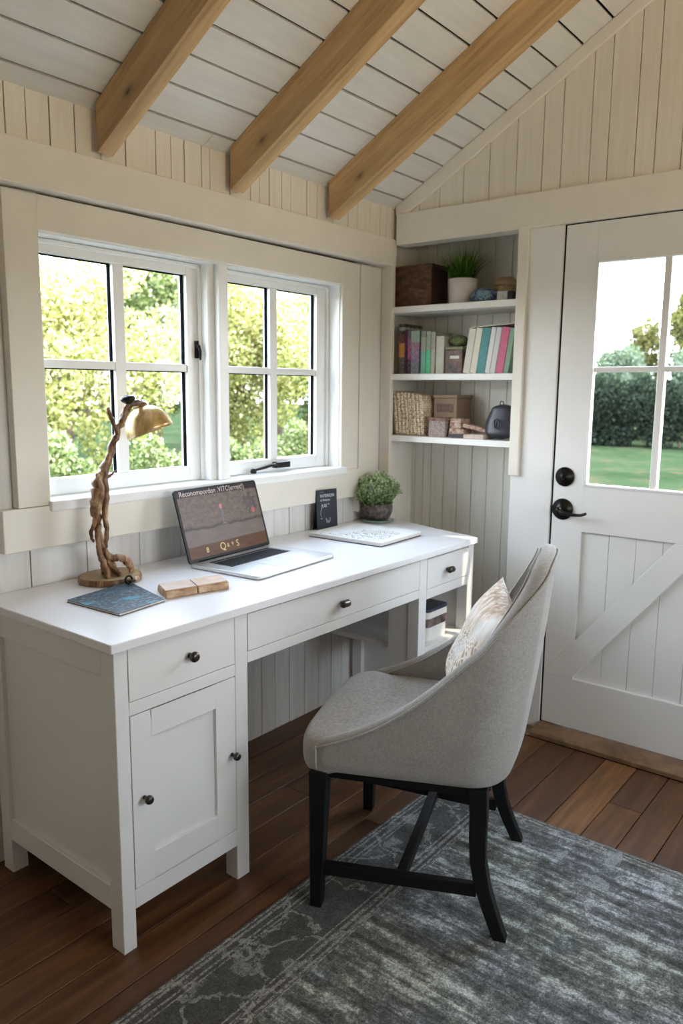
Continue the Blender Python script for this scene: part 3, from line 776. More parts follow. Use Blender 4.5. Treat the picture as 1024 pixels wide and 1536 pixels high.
# cushion on the chair
def cushion_mat():
    m, nt, b, _ = new_mat('giraffe print satin')
    tc = nt.nodes.new('ShaderNodeTexCoord')
    mp = nt.nodes.new('ShaderNodeMapping'); mp.inputs['Scale'].default_value = (1, 1, 1); nt.links.new(tc.outputs['Object'], mp.inputs[0])
    wn = N(nt, 'ShaderNodeTexNoise', i_Scale=9.0, i_Detail=2.0); nt.links.new(mp.outputs[0], wn.inputs['Vector'])
    dv = mixc(nt, .05, mp.outputs[0], wn.outputs['Color'])
    vo = N(nt, 'ShaderNodeTexVoronoi', i_Scale=70.0); vo.feature = 'DISTANCE_TO_EDGE'; nt.links.new(dv, vo.inputs['Vector'])
    e = ramp(nt, [(.10, (.84, .74, .62)), (.17, (.34, .22, .13)), (.5, (.50, .35, .23))], vo.outputs['Distance'])
    sp = nt.nodes.new('ShaderNodeSeparateXYZ'); nt.links.new(tc.outputs['Object'], sp.inputs[0])
    # print fades into plain cream towards the top and outer part
    ln = noise(nt, mp.outputs[0], 6, 3)
    ad = N(nt, 'ShaderNodeMath', operation='MULTIPLY_ADD', i_1=.10, i_2=-.05); nt.links.new(ln, ad.inputs[0])
    a2 = N(nt, 'ShaderNodeMath', operation='ADD'); nt.links.new(ad.outputs[0], a2.inputs[0]); nt.links.new(sp.outputs[2], a2.inputs[1])
    f = ramp(nt, [(.02, 0.0), (.07, 1.0)], a2.outputs[0])
    stripe = N(nt, 'ShaderNodeTexNoise', i_Scale=1.0, i_Detail=3.0); nt.links.new(coords(nt, 'Object', (70, 70, 14)), stripe.inputs['Vector'])
    s2 = ramp(nt, [(.38, (.44, .27, .16)), (.5, (.66, .48, .34)), (.62, (.82, .74, .66))], stripe.outputs['Fac'])
    c = mixc(nt, f.outputs[0], e.outputs[0], s2.outputs[0])
    fx_ = ramp(nt, [(.36, .9), (.50, 0.0)], noise(nt, mp.outputs[0], 7, 2))
    c = mixc(nt, fx_.outputs[0], c, (.74, .70, .66))
    nt.links.new(c, b.inputs['Base Color']); b.inputs['Roughness'].default_value = .55; b.inputs['Sheen Weight'].default_value = .3
    fo = noise(nt, coords(nt, 'Object', (30, 30, 9)), 1, 4); bump(nt, b, fo, .5, .006); return m
M['cushion'] = cushion_mat()
b = MB(); n = 33; HWc, TC = .160, .056
def cush(i, j, s):
    u = -1+2*i/(n-1); v = -1+2*j/(n-1)
    t = TC*((1-abs(u)**3.2)*(1-abs(v)**3.2))**.62
    pin = 1-.07*(1-abs(u)**2)*abs(v)**2 if True else 1
    px = u*HWc*(1-.085*(1-v*v)*abs(u)**3); pz = v*HWc*(1-.085*(1-u*u)*abs(v)**3)
    w = .003*math.sin(9*u+5*v)*(1-u*u)*(1-v*v)
    return (px, s*t+w, pz)
b.grid(lambda i, j: cush(i, j, 1), n, n); b.grid(lambda i, j: cush(i, j, -1), n, n)
cu = b.build('throw_pillow', 'cushion', None)
tag(cu, 'cream and tan giraffe-print cushion leaning in the grey chair', 'cushion')
chm = Matrix.Translation((1.667, 1.037, .0095)) @ Matrix.Rotation(math.atan2(.35, .937), 4, 'Z')
cu.matrix_world = chm @ Matrix.Translation((-.015, -.150, .640)) @ Matrix.Rotation(math.radians(25), 4, 'X') @ Matrix.Rotation(math.radians(14), 4, 'Z')

# ------------------------------------------------------------------ desk things
# lamp of driftwood
M['driftwood'] = (lambda: None)()
def drift():
    m, nt, b, _ = new_mat('varnished driftwood')
    f = noise(nt, coords(nt, 'Object', (30, 30, 8)), 1.2, 6, .65)
    r = ramp(nt, [(.34, (.035, .016, .008)), (.48, (.17, .075, .032)), (.58, (.36, .20, .10)), (.68, (.68, .52, .36))], f)
    nt.links.new(r.outputs[0], b.inputs['Base Color']); b.inputs['Roughness'].default_value = .28; bump(nt, b, f, .9, .008); return m
M['driftwood'] = drift()
M['base_wood'] = plain('sliced wood base', (.36, .24, .12), .5, 0, .3, 25, .3)
def brass_mat():
    m, nt, b, _ = new_mat('streaked amber brass'); f = noise(nt, coords(nt, 'Object', (28, 28, 7)), 1.0, 4, .6)
    r = ramp(nt, [(.35, (.36, .22, .07)), (.5, (.58, .39, .16)), (.66, (.76, .58, .32))], f); nt.links.new(r.outputs[0], b.inputs['Base Color']); b.inputs['Roughness'].default_value = .3; b.inputs['Metallic'].default_value = .55; return m
M['brass'] = brass_mat()
M['shade_in'] = plain('shade inside', (.25, .14, .06), .6)
lx, ly = 1.275, 1.845
lamp = thing('desk_lamp', 'driftwood desk lamp with brass dome shade on the left of the desk', 'lamp', (lx, ly, .760))
b = MB()
prof = [(.080, 0), (.087, .003), (.088, .012), (.085, .019), (.070, .0215), (.02, .022)]
b.lathe(prof, 0, -.0, 0, 40)
b.v = [(x*(1+.03*math.sin(3*math.atan2(y, x))), y*(1+.03*math.cos(2*math.atan2(y, x)))*.92, z) for x, y, z in b.v]
b.build('base', 'base_wood', lamp)
b = MB(); b.lathe([(.0872, .001), (.0892, .003), (.0902, .010), (.0885, .0165), (.0868, .018)], 0, 0, 0, 40)
b.v = [(x*(1+.03*math.sin(3*math.atan2(y, x))), y*(1+.03*math.cos(2*math.atan2(y, x)))*.92, z) for x, y, z in b.v]; b.f = b.f[:-2]; b.r = b.r[:-2]; b.sm = b.sm[:-2]; b.mi = b.mi[:-2]
b.build('bark_edge', 'driftwood', lamp)
def Lp(x, z, dy=0): return (x-lx, dy, z-.760)
def wob(pts, rad, seed, amp=.006, sub=5):
    r = random.Random(seed); P = [Vector(p) for p in pts]; out = []; rs = []
    for i in range(len(P)-1):
        for k in range(sub):
            t = k/sub; p0 = P[max(i-1, 0)]; p1 = P[i]; p2 = P[i+1]; p3 = P[min(i+2, len(P)-1)]
            q = .5*((2*p1)+(-p0+p2)*t+(2*p0-5*p1+4*p2-p3)*t*t+(-p0+3*p1-3*p2+p3)*t**3)
            out.append(q+Vector((r.uniform(-amp, amp), r.uniform(-amp, amp), 0))*.6); rs.append((rad[i]*(1-t)+rad[i+1]*t)*r.uniform(.85, 1.15))
    out.append(P[-1]); rs.append(rad[-1]); return out, rs
b = MB()
p, r = wob([Lp(1.262, .785), Lp(1.257, .815), Lp(1.246, .862), Lp(1.238, .915), Lp(1.236, .968), Lp(1.245, 1.02), Lp(1.260, 1.065), Lp(1.282, 1.112), Lp(1.303, 1.155), Lp(1.322, 1.195), Lp(1.338, 1.225), Lp(1.352, 1.243)],
           [.016, .012, .012, .009, .016, .019, .016, .010, .010, .009, .010, .008], 4)
b.tube(p, r, 10)
b.build('stem', 'driftwood', lamp)
# twisted roots and twigs
b = MB()
for k, (pts, rad) in enumerate([
    ([Lp(1.236, .93, -.01), Lp(1.228, .885, -.016), Lp(1.236, .84, -.014), Lp(1.240, .80, -.03), Lp(1.232, .782, -.05)], [.006, .008, .009, .011, .006]),
    ([Lp(1.246, .86, -.008), Lp(1.262, .832, -.02), Lp(1.285, .830, -.03), Lp(1.306, .818, -.032), Lp(1.318, .800, -.034), Lp(1.322, .783, -.03)], [.007, .011, .010, .012, .010, .006]),
    ([Lp(1.258, .84, 0), Lp(1.275, .81, -.01), Lp(1.284, .784, -.012)], [.008, .009, .009]),
    ([Lp(1.250, .83, -.01), Lp(1.262, .80, -.035), Lp(1.272, .784, -.052)], [.007, .008, .008]),
    ([Lp(1.222, .88, 0), Lp(1.218, .91, .0), Lp(1.226, .95, -.012), Lp(1.240, 1.0, -.018), Lp(1.246, 1.035, -.014), Lp(1.238, 1.07, -.008)], [.004, .005, .007, .009, .008, .006]),
    ([Lp(1.256, .86, -.012), Lp(1.258, .905, -.014), Lp(1.250, .95, -.018), Lp(1.262, 1.0, -.012), Lp(1.258, 1.05, -.016), Lp(1.262, 1.085, -.010)], [.005, .006, .008, .008, .008, .006]),
    ([Lp(1.256, 1.055, -.012), Lp(1.276, 1.064, -.016), Lp(1.292, 1.076, -.018)], [.006, .004, .0015]),
    ([Lp(1.312, 1.178, -.004), Lp(1.300, 1.21, -.004), Lp(1.286, 1.235, -.006), Lp(1.282, 1.25, -.006)], [.006, .006, .007, .003]),
    ([Lp(1.330, 1.215, -.006), Lp(1.336, 1.24, -.008), Lp(1.352, 1.258, -.006)], [.006, .007, .006]),
    ([Lp(1.300, 1.15, -.008), Lp(1.290, 1.12, -.008), Lp(1.272, 1.08, -.010)], [.004, .005, .005])]):
    p, r = wob(pts, rad, 20+k, .003); b.tube(p, r, 8)
b.build('roots', 'driftwood', lamp)
tilt = math.radians(20)
fh = Vector((.61, .79, 0)); rh = Vector((.79, -.61, 0))
mt = Matrix.Translation(Lp(1.430, 1.176)) @ Matrix.Rotation(math.radians(-4), 4, rh) @ Matrix.Rotation(-tilt, 4, fh)
b = MB(); R_ = .070
outer = [(R_*math.cos(a), R_*1.15*math.sin(a)) for a in [math.radians(d) for d in (0, 8, 16, 25, 34, 43, 52, 61, 70, 79, 86)]]
inner = [(r*.97, z*.965) for r, z in outer[::-1]]
prof = outer+inner
vs = []; n = 40
for r, z in prof:
    for k in range(n):
        a = 2*PI*k/n; vs.append(mt @ Vector((r*math.cos(a), r*math.sin(a), z)))
m3 = len(prof)
b.add(vs, [(i*n+k, i*n+(k+1) % n, ((i+1) % m3)*n+(k+1) % n, ((i+1) % m3)*n+k) for i in range(m3) for k in range(n)], 0, True)
b.build('lamp_shade', 'brass', lamp)
b = MB(); b.lathe([(.022, .076), (.020, .086), (.012, .092), (.010, .098)], 0, 0, 0, 20, mt)
b.tube([mt @ Vector((0, 0, .094)), Vector(Lp(1.385, 1.262)), Vector(Lp(1.362, 1.258)), Vector(Lp(1.345, 1.240))], [.009, .010, .010, .008], 10)
b.build('shade_collar', 'driftwood', lamp)
b = MB(); kt = Matrix.Translation(Lp(1.353, 1.262, -.004)) @ Matrix.Rotation(math.radians(-12), 4, 'Y')
b.lathe([(.006, -.006), (.012, .0), (.019, .006), (.021, .012), (.018, .018), (.008, .021)], 0, 0, 0, 24, kt); b.build('knob', 'black', lamp)

# laptop
lt = thing('laptop', 'open silver laptop with brown screen page on the desk', 'laptop', (1.522, 1.790, .7602), math.radians(4.5))
LW, LD = .387, .268
M['alu'] = plain('brushed aluminium', (.66, .66, .66), .32, .75, 0, 80, .03)
M['keys'] = plain('black keys', (.012, .013, .016), .6, Specular_IOR_Level=.15)
M['bezel'] = plain('black glass bezel', (.010, .008, .008), .4, Specular_IOR_Level=.2)
def rrect(x0, x1, y0, y1, r, n=6):
    out = []
    for cx, cy_, a0 in ((x1-r, y1-r, 0), (x0+r, y1-r, 90), (x0+r, y0+r, 180), (x1-r, y0+r, 270)):
        for k in range(n+1):
            a = math.radians(a0+90*k/n); out.append((cx+r*math.cos(a), cy_+r*math.sin(a)))
    return out
b = MB(); b.prism(rrect(0, LW, -LD, 0, .012), 'z', .002, .0125); b.build('base', 'alu', lt, .0012)
b = MB(); b.prism(rrect(.045, LW-.045, -.128, -.030, .003), 'z', .0120, .0128); kbd = b.build('keyboard', plain('keyboard well', (.30, .30, .31), .5, .2), lt)
b = MB()
for r in range(6):
    hk = .0128 if r else .008; y0 = -.0335-r*.0158
    x = .048; kx = [.0175]*17
    if r == 5: kx = [.0175]*4+[.088]+[.0175]*8
    for w in kx:
        if x+w > LW-.047: break
        b.box(x+.001, x+w-.0012, y0-hk, y0, .0127, .0142); x += w
b.build('keys', 'keys', kbd)
b = MB(); b.prism(rrect(.135, .250, -.250, -.145, .004), 'z', .0122, .0131); b.build('trackpad', plain('trackpad', (.55, .55, .56), .55, .2), lt)
b = MB(); b.tube([(.04, .001, .009), (LW-.04, .001, .009)], .006, 10); b.build('hinge', 'bezel', lt)
lid_m = Matrix.Translation((0, .002, .010)) @ Matrix.Rotation(math.radians(90-17), 4, 'X')    # local x right, y up the lid, z towards the user
LH = .232
def lidobj(bm_, name, mat, parent, bev=0):
    o = bm_.build(name, mat, parent, bev); o.matrix_local = lid_m; return o
b = MB(); b.prism(rrect(0, LW, 0, LH, .010), 'z', -.0065, -.0005); lid = lidobj(b, 'screen_lid', 'bezel', lt, .001)
b = MB(); b.prism(rrect(.001, LW-.001, .001, LH-.001, .010), 'z', -.0078, -.0066); o = b.build('lid_back', 'alu', lid)
def screen_mat():
    m, nt, b, out = new_mat('laptop screen picture')
    tc = nt.nodes.new('ShaderNodeTexCoord'); sp = nt.nodes.new('ShaderNodeSeparateXYZ'); nt.links.new(tc.outputs['Object'], sp.inputs[0])
    y = sp.outputs[1]
    sand = ramp(nt, [(.35, (.19, .145, .13)), (.52, (.27, .205, .175)), (.7, (.34, .265, .225))], noise(nt, coords(nt, 'Object', (30, 45, 1)), 1.5, 6, .7))
    low = ramp(nt, [(.3, (.24, .19, .17)), (.7, (.30, .24, .215))], noise(nt, coords(nt, 'Object', (12, 30, 1)), 1.2, 4))
    wv = noise(nt, coords(nt, 'Object', (10, 0, 0)), 1.3, 3)
    e = N(nt, 'ShaderNodeMath', operation='MULTIPLY_ADD', i_1=.03, i_2=-.015); nt.links.new(wv, e.inputs[0])
    y2 = N(nt, 'ShaderNodeMath', operation='ADD'); nt.links.new(y, y2.inputs[0]); nt.links.new(e.outputs[0], y2.inputs[1])
    a = ramp(nt, [(.102, 0.0), (.106, 1.0)], y2.outputs[0])
    edge = ramp(nt, [(.098, 1.0), (.101, .45), (.106, .5), (.111, 1.0)], y2.outputs[0])
    c = mixc(nt, a.outputs[0], low.outputs[0], sand.outputs[0])
    c = mixc(nt, 1.0, c, edge.outputs[0], 'MULTIPLY')
    top = ramp(nt, [(.2040, 0.0), (.2042, 1.0)], y); c = mixc(nt, top.outputs[0], c, (.045, .024, .020))
    bl = ramp(nt, [(.3, (.13, .050, .018)), (.7, (.20, .085, .032))], noise(nt, coords(nt, 'Object', (8, 60, 1)), 1.2, 4))
    # orange-brown base band, thickening to the right
    ms_ = N(nt, 'ShaderNodeMath', operation='MULTIPLY_ADD', i_1=-.012, i_2=0.0); nt.links.new(sp.outputs[0], ms_.inputs[0])
    y3 = N(nt, 'ShaderNodeMath', operation='ADD'); nt.links.new(y, y3.inputs[0]); nt.links.new(ms_.outputs[0], y3.inputs[1])
    bo = ramp(nt, [(.0475, 1.0), (.0480, 0.0)], y3.outputs[0]); c = mixc(nt, bo.outputs[0], c, bl.outputs[0])
    b.inputs['Base Color'].default_value = (.006, .005, .005, 1); b.inputs['Roughness'].default_value = .35; b.inputs['Specular IOR Level'].default_value = .15
    nt.links.new(c, b.inputs['Emission Color']); b.inputs['Emission Strength'].default_value = .62
    return m
M['screen'] = screen_mat()
def emis(name, col, s=1.0):
    m, nt, b, _ = new_mat(name); b.inputs['Base Color'].default_value = (.01, .01, .01, 1)
    b.inputs['Emission Color'].default_value = (*col, 1); b.inputs['Emission Strength'].default_value = s; b.inputs['Roughness'].default_value = .3; return m
M['e_text'] = emis('screen writing', (.52, .42, .38)); M['e_gold'] = emis('screen gold icons', (.55, .38, .10)); M['e_dark'] = emis('screen dark shrub', (.045, .022, .02)); M['e_red'] = emis('screen red hat', (.42, .06, .04)); M['e_line'] = emis('screen thin line', (.22, .13, .10))
b = MB(); b.box(.009, LW-.009, .012, LH-.008, -.0004, .0001); scr = b.build('screen', 'screen', lid)
T = lambda x, y, z=.0003: Matrix.Translation((x, y, z))
text_mesh('title_writing', 'Reconomoordon .VITC(urreit!)', .0235, 'e_text', scr, T(.020, .2095), .00005)
b = MB(); b.box(.020, .36, .2062, .2068, .0002, .0003)
b.build('title_rule', 'e_line', scr)
b = MB()   # standing figure on the page
b.prism([(.187, .127), (.195, .127), (.196, .150), (.190, .158), (.184, .150)], 'z', .0002, .0004); b.prism([(.188, .105), (.191, .105), (.192, .128), (.188, .128)], 'z', .0002, .0004)
b.prism([(.176, .104), (.206, .104), (.202, .108), (.180, .107)], 'z', .0002, .0004); b.build('figure', 'e_dark', scr)
b = MB(); b.prism(rrect(.183, .196, .154, .170, .005), 'z', .0004, .0006); b.build('red_hat', 'e_red', scr)
b = MB(); r = random.Random(2)
for k in range(60):
    a = r.uniform(0, 2*PI); q = r.random()**.5; cx = .330+.030*q*math.cos(a); cy_ = .158+.034*q*math.sin(a); s = r.uniform(.003, .008)
    b.prism([(cx+s*math.cos(t+r.uniform(-.3, .3)), cy_+s*math.sin(t)) for t in [2*PI*i/7 for i in range(7)]], 'z', .0002+k*.000002, .0003+k*.000002)
b.build('dark_shrub', 'e_dark', scr)
b = MB(); b.prism(rrect(.333, .350, .124, .140, .004), 'z', .0005, .0006); b.build('red_flower', 'e_red', scr)
for body, x, y, s in (('8', .082, .024, .024), ('Q', .145, .022, .034), ('&', .178, .027, .018), ('9', .200, .028, .018), ('S', .222, .023, .030)):
    text_mesh('icon', body, s, 'e_gold', scr, T(x, y), .00005)

# notebook
M['paper'] = plain('white paper', (.82, .81, .79), .8, 0, .05, 30, .03)
M['pages'] = plain('page edges', (.66, .62, .58), .85, 0, .4, 300, .15)
M['ink'] = plain('dark ink', (.03, .03, .035), .6)
M['navy'] = plain('near black card', (.018, .022, .035), .55)
nb = thing('notebook', 'white notebook with handwriting on the cover beside the laptop', 'notebook', (2.296, 1.700, .7602), math.radians(2.5))
NW, NL = .142, .162
b = MB(); b.prism(rrect(-NW, NW, -NL, NL, .010), 'z', 0, .003); b.build('back_cover', 'navy', nb)
b = MB(); b.prism(rrect(-NW+.002, NW-.002, -NL+.002, NL-.002, .009), 'z', .003, .0145); b.build('pages', 'pages', nb)
b = MB(); b.prism(rrect(-NW, NW, -NL, NL, .010), 'z', .0145, .0162); fc_ = b.build('front_cover', 'paper', nb, .0006)
def scribble(b, x0, y0, length, h, r, dirx=1, z=.0164, wid=.0009):
    x = x0; pts = []
    while x < x0+length:
        k = r.random(); hh_ = h*(1.0 if k > .8 else .5)*(1 if k < .9 else -1)
        pts.append((x, y0)); pts.append((x+h*.22, y0+hh_)); pts.append((x+h*.40, y0+hh_*.5)); x += h*r.uniform(.45, .75)
        if r.random() < .13: 
            pts.append(None); x += h*.6
    for p, q in zip(pts[:-1], pts[1:]):
        if p is None or q is None: continue
        d = Vector((q[0]-p[0], q[1]-p[1])); 
        if d.length < 1e-6: continue
        nn = Vector((-d.y, d.x)).normalized()*wid
        b.add([(p[0]-nn.x, p[1]-nn.y, z), (q[0]-nn.x, q[1]-nn.y, z), (q[0]+nn.x, q[1]+nn.y, z), (p[0]+nn.x, p[1]+nn.y, z)], [(0, 1, 2, 3)])
b = MB(); r = random.Random(8)
# lines of writing run from the far left edge towards the front
sub = MB()
for i in range(10): scribble(sub, -NL+.02+r.uniform(0, .02), .125-i*.0200, .24-.014*i+r.uniform(-.02, .02), .016, r)
sub.v = [(-y if False else -(y)+.0, x, z) for x, y, z in sub.v]
sub.v = [(min(NW-.01, max(-NW+.008, x)), min(NL-.01, y), z) for x, y, z in sub.v]
b = sub; b.build('handwriting', 'ink', fc_, recalc=False)

# dark card standing by the wall
cdm = Matrix.Rotation(math.radians(-7), 4, 'Z')
card = thing('card_sign', 'small dark upright card with white writing behind the notebook', 'card', (2.312, 1.898, .7601), math.radians(-7))
b = MB(); b.box(-.055, .055, -.001, .001, 0, .158, 0, 0, Matrix.Rotation(math.radians(-3), 4, 'X')); b.box(-.055, .055, -.001, .001, 0, .153, 0, 0, Matrix.Translation((0, .028, 0)) @ Matrix.Rotation(math.radians(8), 4, 'X'))
cb = b.build('card_body', 'navy', card, .0004)
M['chalk'] = plain('white print', (.75, .75, .78), .7)
def cm(x, z): return Matrix.Translation((x, -.0016+z*math.tan(math.radians(3)), z)) @ Matrix.Rotation(math.radians(87), 4, 'X')
text_mesh('printed_writing', '........', .012, 'chalk', card, cm(-.038, .148)); text_mesh('printed_writing', 'INTERION', .0165, 'chalk', card, cm(-.036, .128)); text_mesh('printed_writing', 'ol ihinuuu', .013, 'chalk', card, cm(-.036, .113))
text_mesh('printed_writing', 'JUX "', .018, 'chalk', card, cm(-.030, .089))
b = MB(); Q = lambda x, z: Vector((x, -.0022+z*math.tan(math.radians(3)), z))
b.tube([Q(-.030, .085), Q(-.035, .074), Q(-.036, .062), Q(-.032, .052)], .0006, 5); b.tube([Q(-.008, .046), Q(-.006, .036), Q(-.002, .028), Q(.008, .027), Q(.014, .034), Q(.013, .045)], .0009, 6); b.tube([Q(.000, .040), Q(.003, .031), Q(.009, .032)], .0008, 6); b.tube([Q(-.036, .046), Q(-.028, .045)], .0009, 5)
b.build('printed_drawing', 'chalk', card)

# potted small-leaved plant
def leaves(name, mat, parent, pts_fn, count, size, seed, aspect=.6, up=.3, rndf=None, curl=0):
    r = np.random.RandomState(seed); P = pts_fn(r, count)
    d = r.normal(size=(count, 3)); d[:, 2] += up; d /= np.linalg.norm(d, axis=1)[:, None]
    e = np.cross(d, r.normal(size=(count, 3))); e /= np.linalg.norm(e, axis=1)[:, None]
    s = size*r.uniform(.6, 1.3, count)[:, None]
    V = np.stack([P, P+d*s*.5+e*s*aspect*.5, P+d*s, P+d*s*.5-e*s*aspect*.5], 1).reshape(-1, 3)
    Fq = np.arange(count*4).reshape(-1, 4)
    me = bpy.data.meshes.new(name); me.from_pydata(V.tolist(), [], Fq.tolist())
    at = me.attributes.new('rnd', 'FLOAT', 'FACE'); rv = r.random(count) if rndf is None else rndf(P, r); at.data.foreach_set('value', np.clip(rv, 0, 1).astype(np.float32))
    me.materials.append(M[mat]); o = bpy.data.objects.new(name, me); COL.objects.link(o)
    if parent is not None: o.parent = parent
    return o
px_, py_ = 2.598, 1.866
pl = thing('potted_plant', 'round small-leaved green plant in a dark mottled pot at the back corner of the desk', 'plant', (px_, py_, .7601))
M['mottled'] = plain('mottled dark stone pot', (.11, .085, .085), .5, 0, .5, 70, .8)
M['soil'] = plain('soil', (.04, .03, .02), .9, 0, .5, 80)
M['greenglass'] = plain('pale green glazed saucer', (.20, .27, .23), .15)
b = MB(); b.lathe([(.062, 0), (.070, .004), (.071, .008), (.060, .0085)], 0, 0, 0, 32); b.build('saucer', 'greenglass', pl)
b = MB(); b.lathe([(.042, .0085), (.056, .020), (.065, .042), (.067, .062), (.063, .078), (.059, .080), (.058, .070), (.01, .068)], 0, 0, 0, 36); b.build('pot', 'mottled', pl)
b = MB(); b.lathe([(.056, .066), (.050, .074), (.01, .078)], 0, 0, 0, 24); b.build('soil', 'soil', pl)
def dome(r, n):
    d = r.normal(size=(n, 3)); d /= np.linalg.norm(d, axis=1)[:, None]; q = r.uniform(.55, 1, n)[:, None]**.5
    p = d*q*np.array([.100, .076, .064]); p[:, 2] = np.where(p[:, 2] < -.035, -.035, p[:, 2]); p += np.array([0, 0, .128])
    # sprigs: clump outward
    c = r.normal(size=(60, 3)); c /= np.linalg.norm(c, axis=1)[:, None]; c = c*np.array([.096, .073, .064])+np.array([0, 0, .128])
    k = r.randint(0, 60, n); m = r.random(n) < .5; p[m] = (c[k]+r.normal(size=(n, 3))*.007)[m]; 
    return p
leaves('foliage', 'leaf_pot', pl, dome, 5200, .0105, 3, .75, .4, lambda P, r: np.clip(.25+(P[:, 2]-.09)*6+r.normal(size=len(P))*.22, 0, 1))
b = MB(); r = random.Random(5)
for k in range(14):
    a = r.uniform(0, 2*PI); q = r.uniform(.02, .07); b.tube([(.01*math.cos(a), .01*math.sin(a), .074), (q*.6*math.cos(a), q*.6*math.sin(a), .10), (q*math.cos(a), q*math.sin(a), .13)], [.0015, .0012, .0008], 5)
b.build('stem', 'bark', pl)

# dark patterned magazine and black ring on it, tan leather case
def mag_mat():
    m, nt, b, _ = new_mat('blue black marbled cover')
    f = noise(nt, coords(nt, 'Object', (22, 40, 1)), 3.0, 8, .85); g = noise(nt, coords(nt, 'Object', (9, 22, 1)), 1.0, 3)
    r = ramp(nt, [(.40, (.012, .018, .026)), (.52, (.05, .08, .105)), (.62, (.28, .36, .42)), (.75, (.60, .66, .70))], f)
    k = ramp(nt, [(.55, 0.0), (.66, .85)], g); c = mixc(nt, k.outputs[0], r.outputs[0], (.05, .35, .50))
    nt.links.new(c, b.inputs['Base Color']); b.inputs['Roughness'].default_value = .5; b.inputs['Specular IOR Level'].default_value = .25; return m
M['mag'] = mag_mat()
mg = thing('magazine', 'dark blue marbled magazine lying on the left end of the desk', 'magazine', (1.166, 1.645, .7602))
q = [(1.066, 1.735), (1.078, 1.530), (1.232, 1.552), (1.285, 1.775)]
q = [(x-1.166, y-1.645) for x, y in q]
def shrink(q, s): return [(x*s, y*s) for x, y in q]
b = MB(); b.prism(q, 'z', 0, .0012); b.build('back_cover', 'navy', mg)
b = MB(); b.prism(shrink(q, .985), 'z', .0012, .0058); b.build('pages', 'pages', mg)
b = MB(); b.prism(q, 'z', .0058, .0070); b.build('front_cover', 'mag', mg, .0004)
ck = thing('cable_coil', 'small glossy black coil on the back edge of the dark magazine', 'cable', (1.262, 1.742, .7678))
b = MB()
b.tube([(.011*math.cos(a), .002, .0135+.0105*math.sin(a)) for a in [2*PI*i/20 for i in range(21)]], .0030, 8)
b.tube([(.013*math.cos(a)+.006, .006*math.sin(a)-.004, .003+.009*(1+math.sin(a*.5))*.5) for a in [2*PI*i/20 for i in range(19)]], .0028, 8)
b.build('coil', 'black', ck)
M['tan'] = (lambda: None)()
def tan():
    m, nt, b, _ = new_mat('scuffed tan leather'); f = noise(nt, coords(nt, 'Object', (20, 50, 30)), 1.5, 6, .65)
    r = ramp(nt, [(.3, (.24, .12, .055)), (.5, (.46, .27, .14)), (.72, (.66, .47, .32))], f); nt.links.new(r.outputs[0], b.inputs['Base Color']); b.inputs['Roughness'].default_value = .5; bump(nt, b, f, .3, .002); return m
M['tan'] = tan(); M['tan_top'] = plain('pale tan leather', (.60, .43, .32), .45, 0, .15, 30, .15)
wl = thing('leather_case', 'scuffed tan leather case on the desk in front of the laptop', 'case', (1.352, 1.585, .7602), math.radians(-14))
b = MB()
for x0, x1 in ((-.094, -.002), (.0, .094)): b.box(x0, x1, -.046, .046, .0, .020)
b.v = [(x+(.012 if y > 0 else -.004)*(1 if x > 0 else 1), y*(1 if z < .01 else .90), z) for x, y, z in b.v]
b.build('body', 'tan', wl, .004)
b = MB()
for x0, x1 in ((-.092, -.0025), (.0005, .092)): b.box(x0, x1, -.038, .040, .0195, .0225)
b.v = [(x+(.012 if y > 0 else -.004), y, z) for x, y, z in b.v]
b.build('flap', 'tan_top', wl, .0012)

# tin in the right pedestal
tn = thing('storage_tin', 'small dark-lidded tin in the open compartment of the desk', 'tin', (2.372, 1.47, .4032))
M['tin_navy'] = plain('navy lid', (.03, .04, .07), .35); M['tin_side'] = plain('striped tin', (.14, .10, .09), .5, 0, .2, 30, .9)
b = MB(); b.prism(rrect(-.07, .07, -.05, .05, .02), 'z', 0, .05); b.build('lower_box', 'shelf', tn, .002)
b = MB(); b.prism(rrect(-.072, .072, -.052, .052, .02), 'z', .0505, .083); b.build('body', 'tin_side', tn, .002)
b = MB(); b.prism(rrect(-.073, .073, -.053, .053, .02), 'z', .0835, .107); b.build('rim', 'shelf', tn, .002)
b = MB(); b.prism(rrect(-.074, .074, -.054, .054, .022), 'z', .1075, .120); b.build('lid', 'tin_navy', tn, .004)

# ------------------------------------------------------------------ things on the niche shelves
Z1, Z2, Z3 = 1.6452, 1.3712, 1.1142
def box_mat():
    m, nt, b, _ = new_mat('rough carved brown wood'); f = noise(nt, coords(nt, 'Object', (10, 14, 30)), 2, 7, .7)
    r = ramp(nt, [(.3, (.022, .009, .005)), (.5, (.085, .036, .016)), (.68, (.20, .10, .045)), (.8, (.27, .17, .085))], f); nt.links.new(r.outputs[0], b.inputs['Base Color'])
    b.inputs['Roughness'].default_value = .5; bump(nt, b, f, .9, .008); return m
M['boxwood'] = box_mat()
M['boxside'] = plain('dark mahogany', (.035, .012, .012), .4, 0, .2, 20)
t = thing('wooden_box', 'dark brown carved wooden box at the left of the top niche shelf', 'box', (2.832, 1.822, Z1))
b = MB(); b.box(-.062, .062, -.090, .090, 0, .150); b.build('body', 'boxside', t, .003)
b = MB(); b.box(-.070, -.0625, -.091, .091, .0, .152); b.box(-.070, -.066, -.093, .093, .150, .166); b.build('front_panel', 'boxwood', t, .003)
b = MB(); b.box(-.066, .066, -.093, .093, .1505, .168); b.build('lid', 'boxside', t, .003)

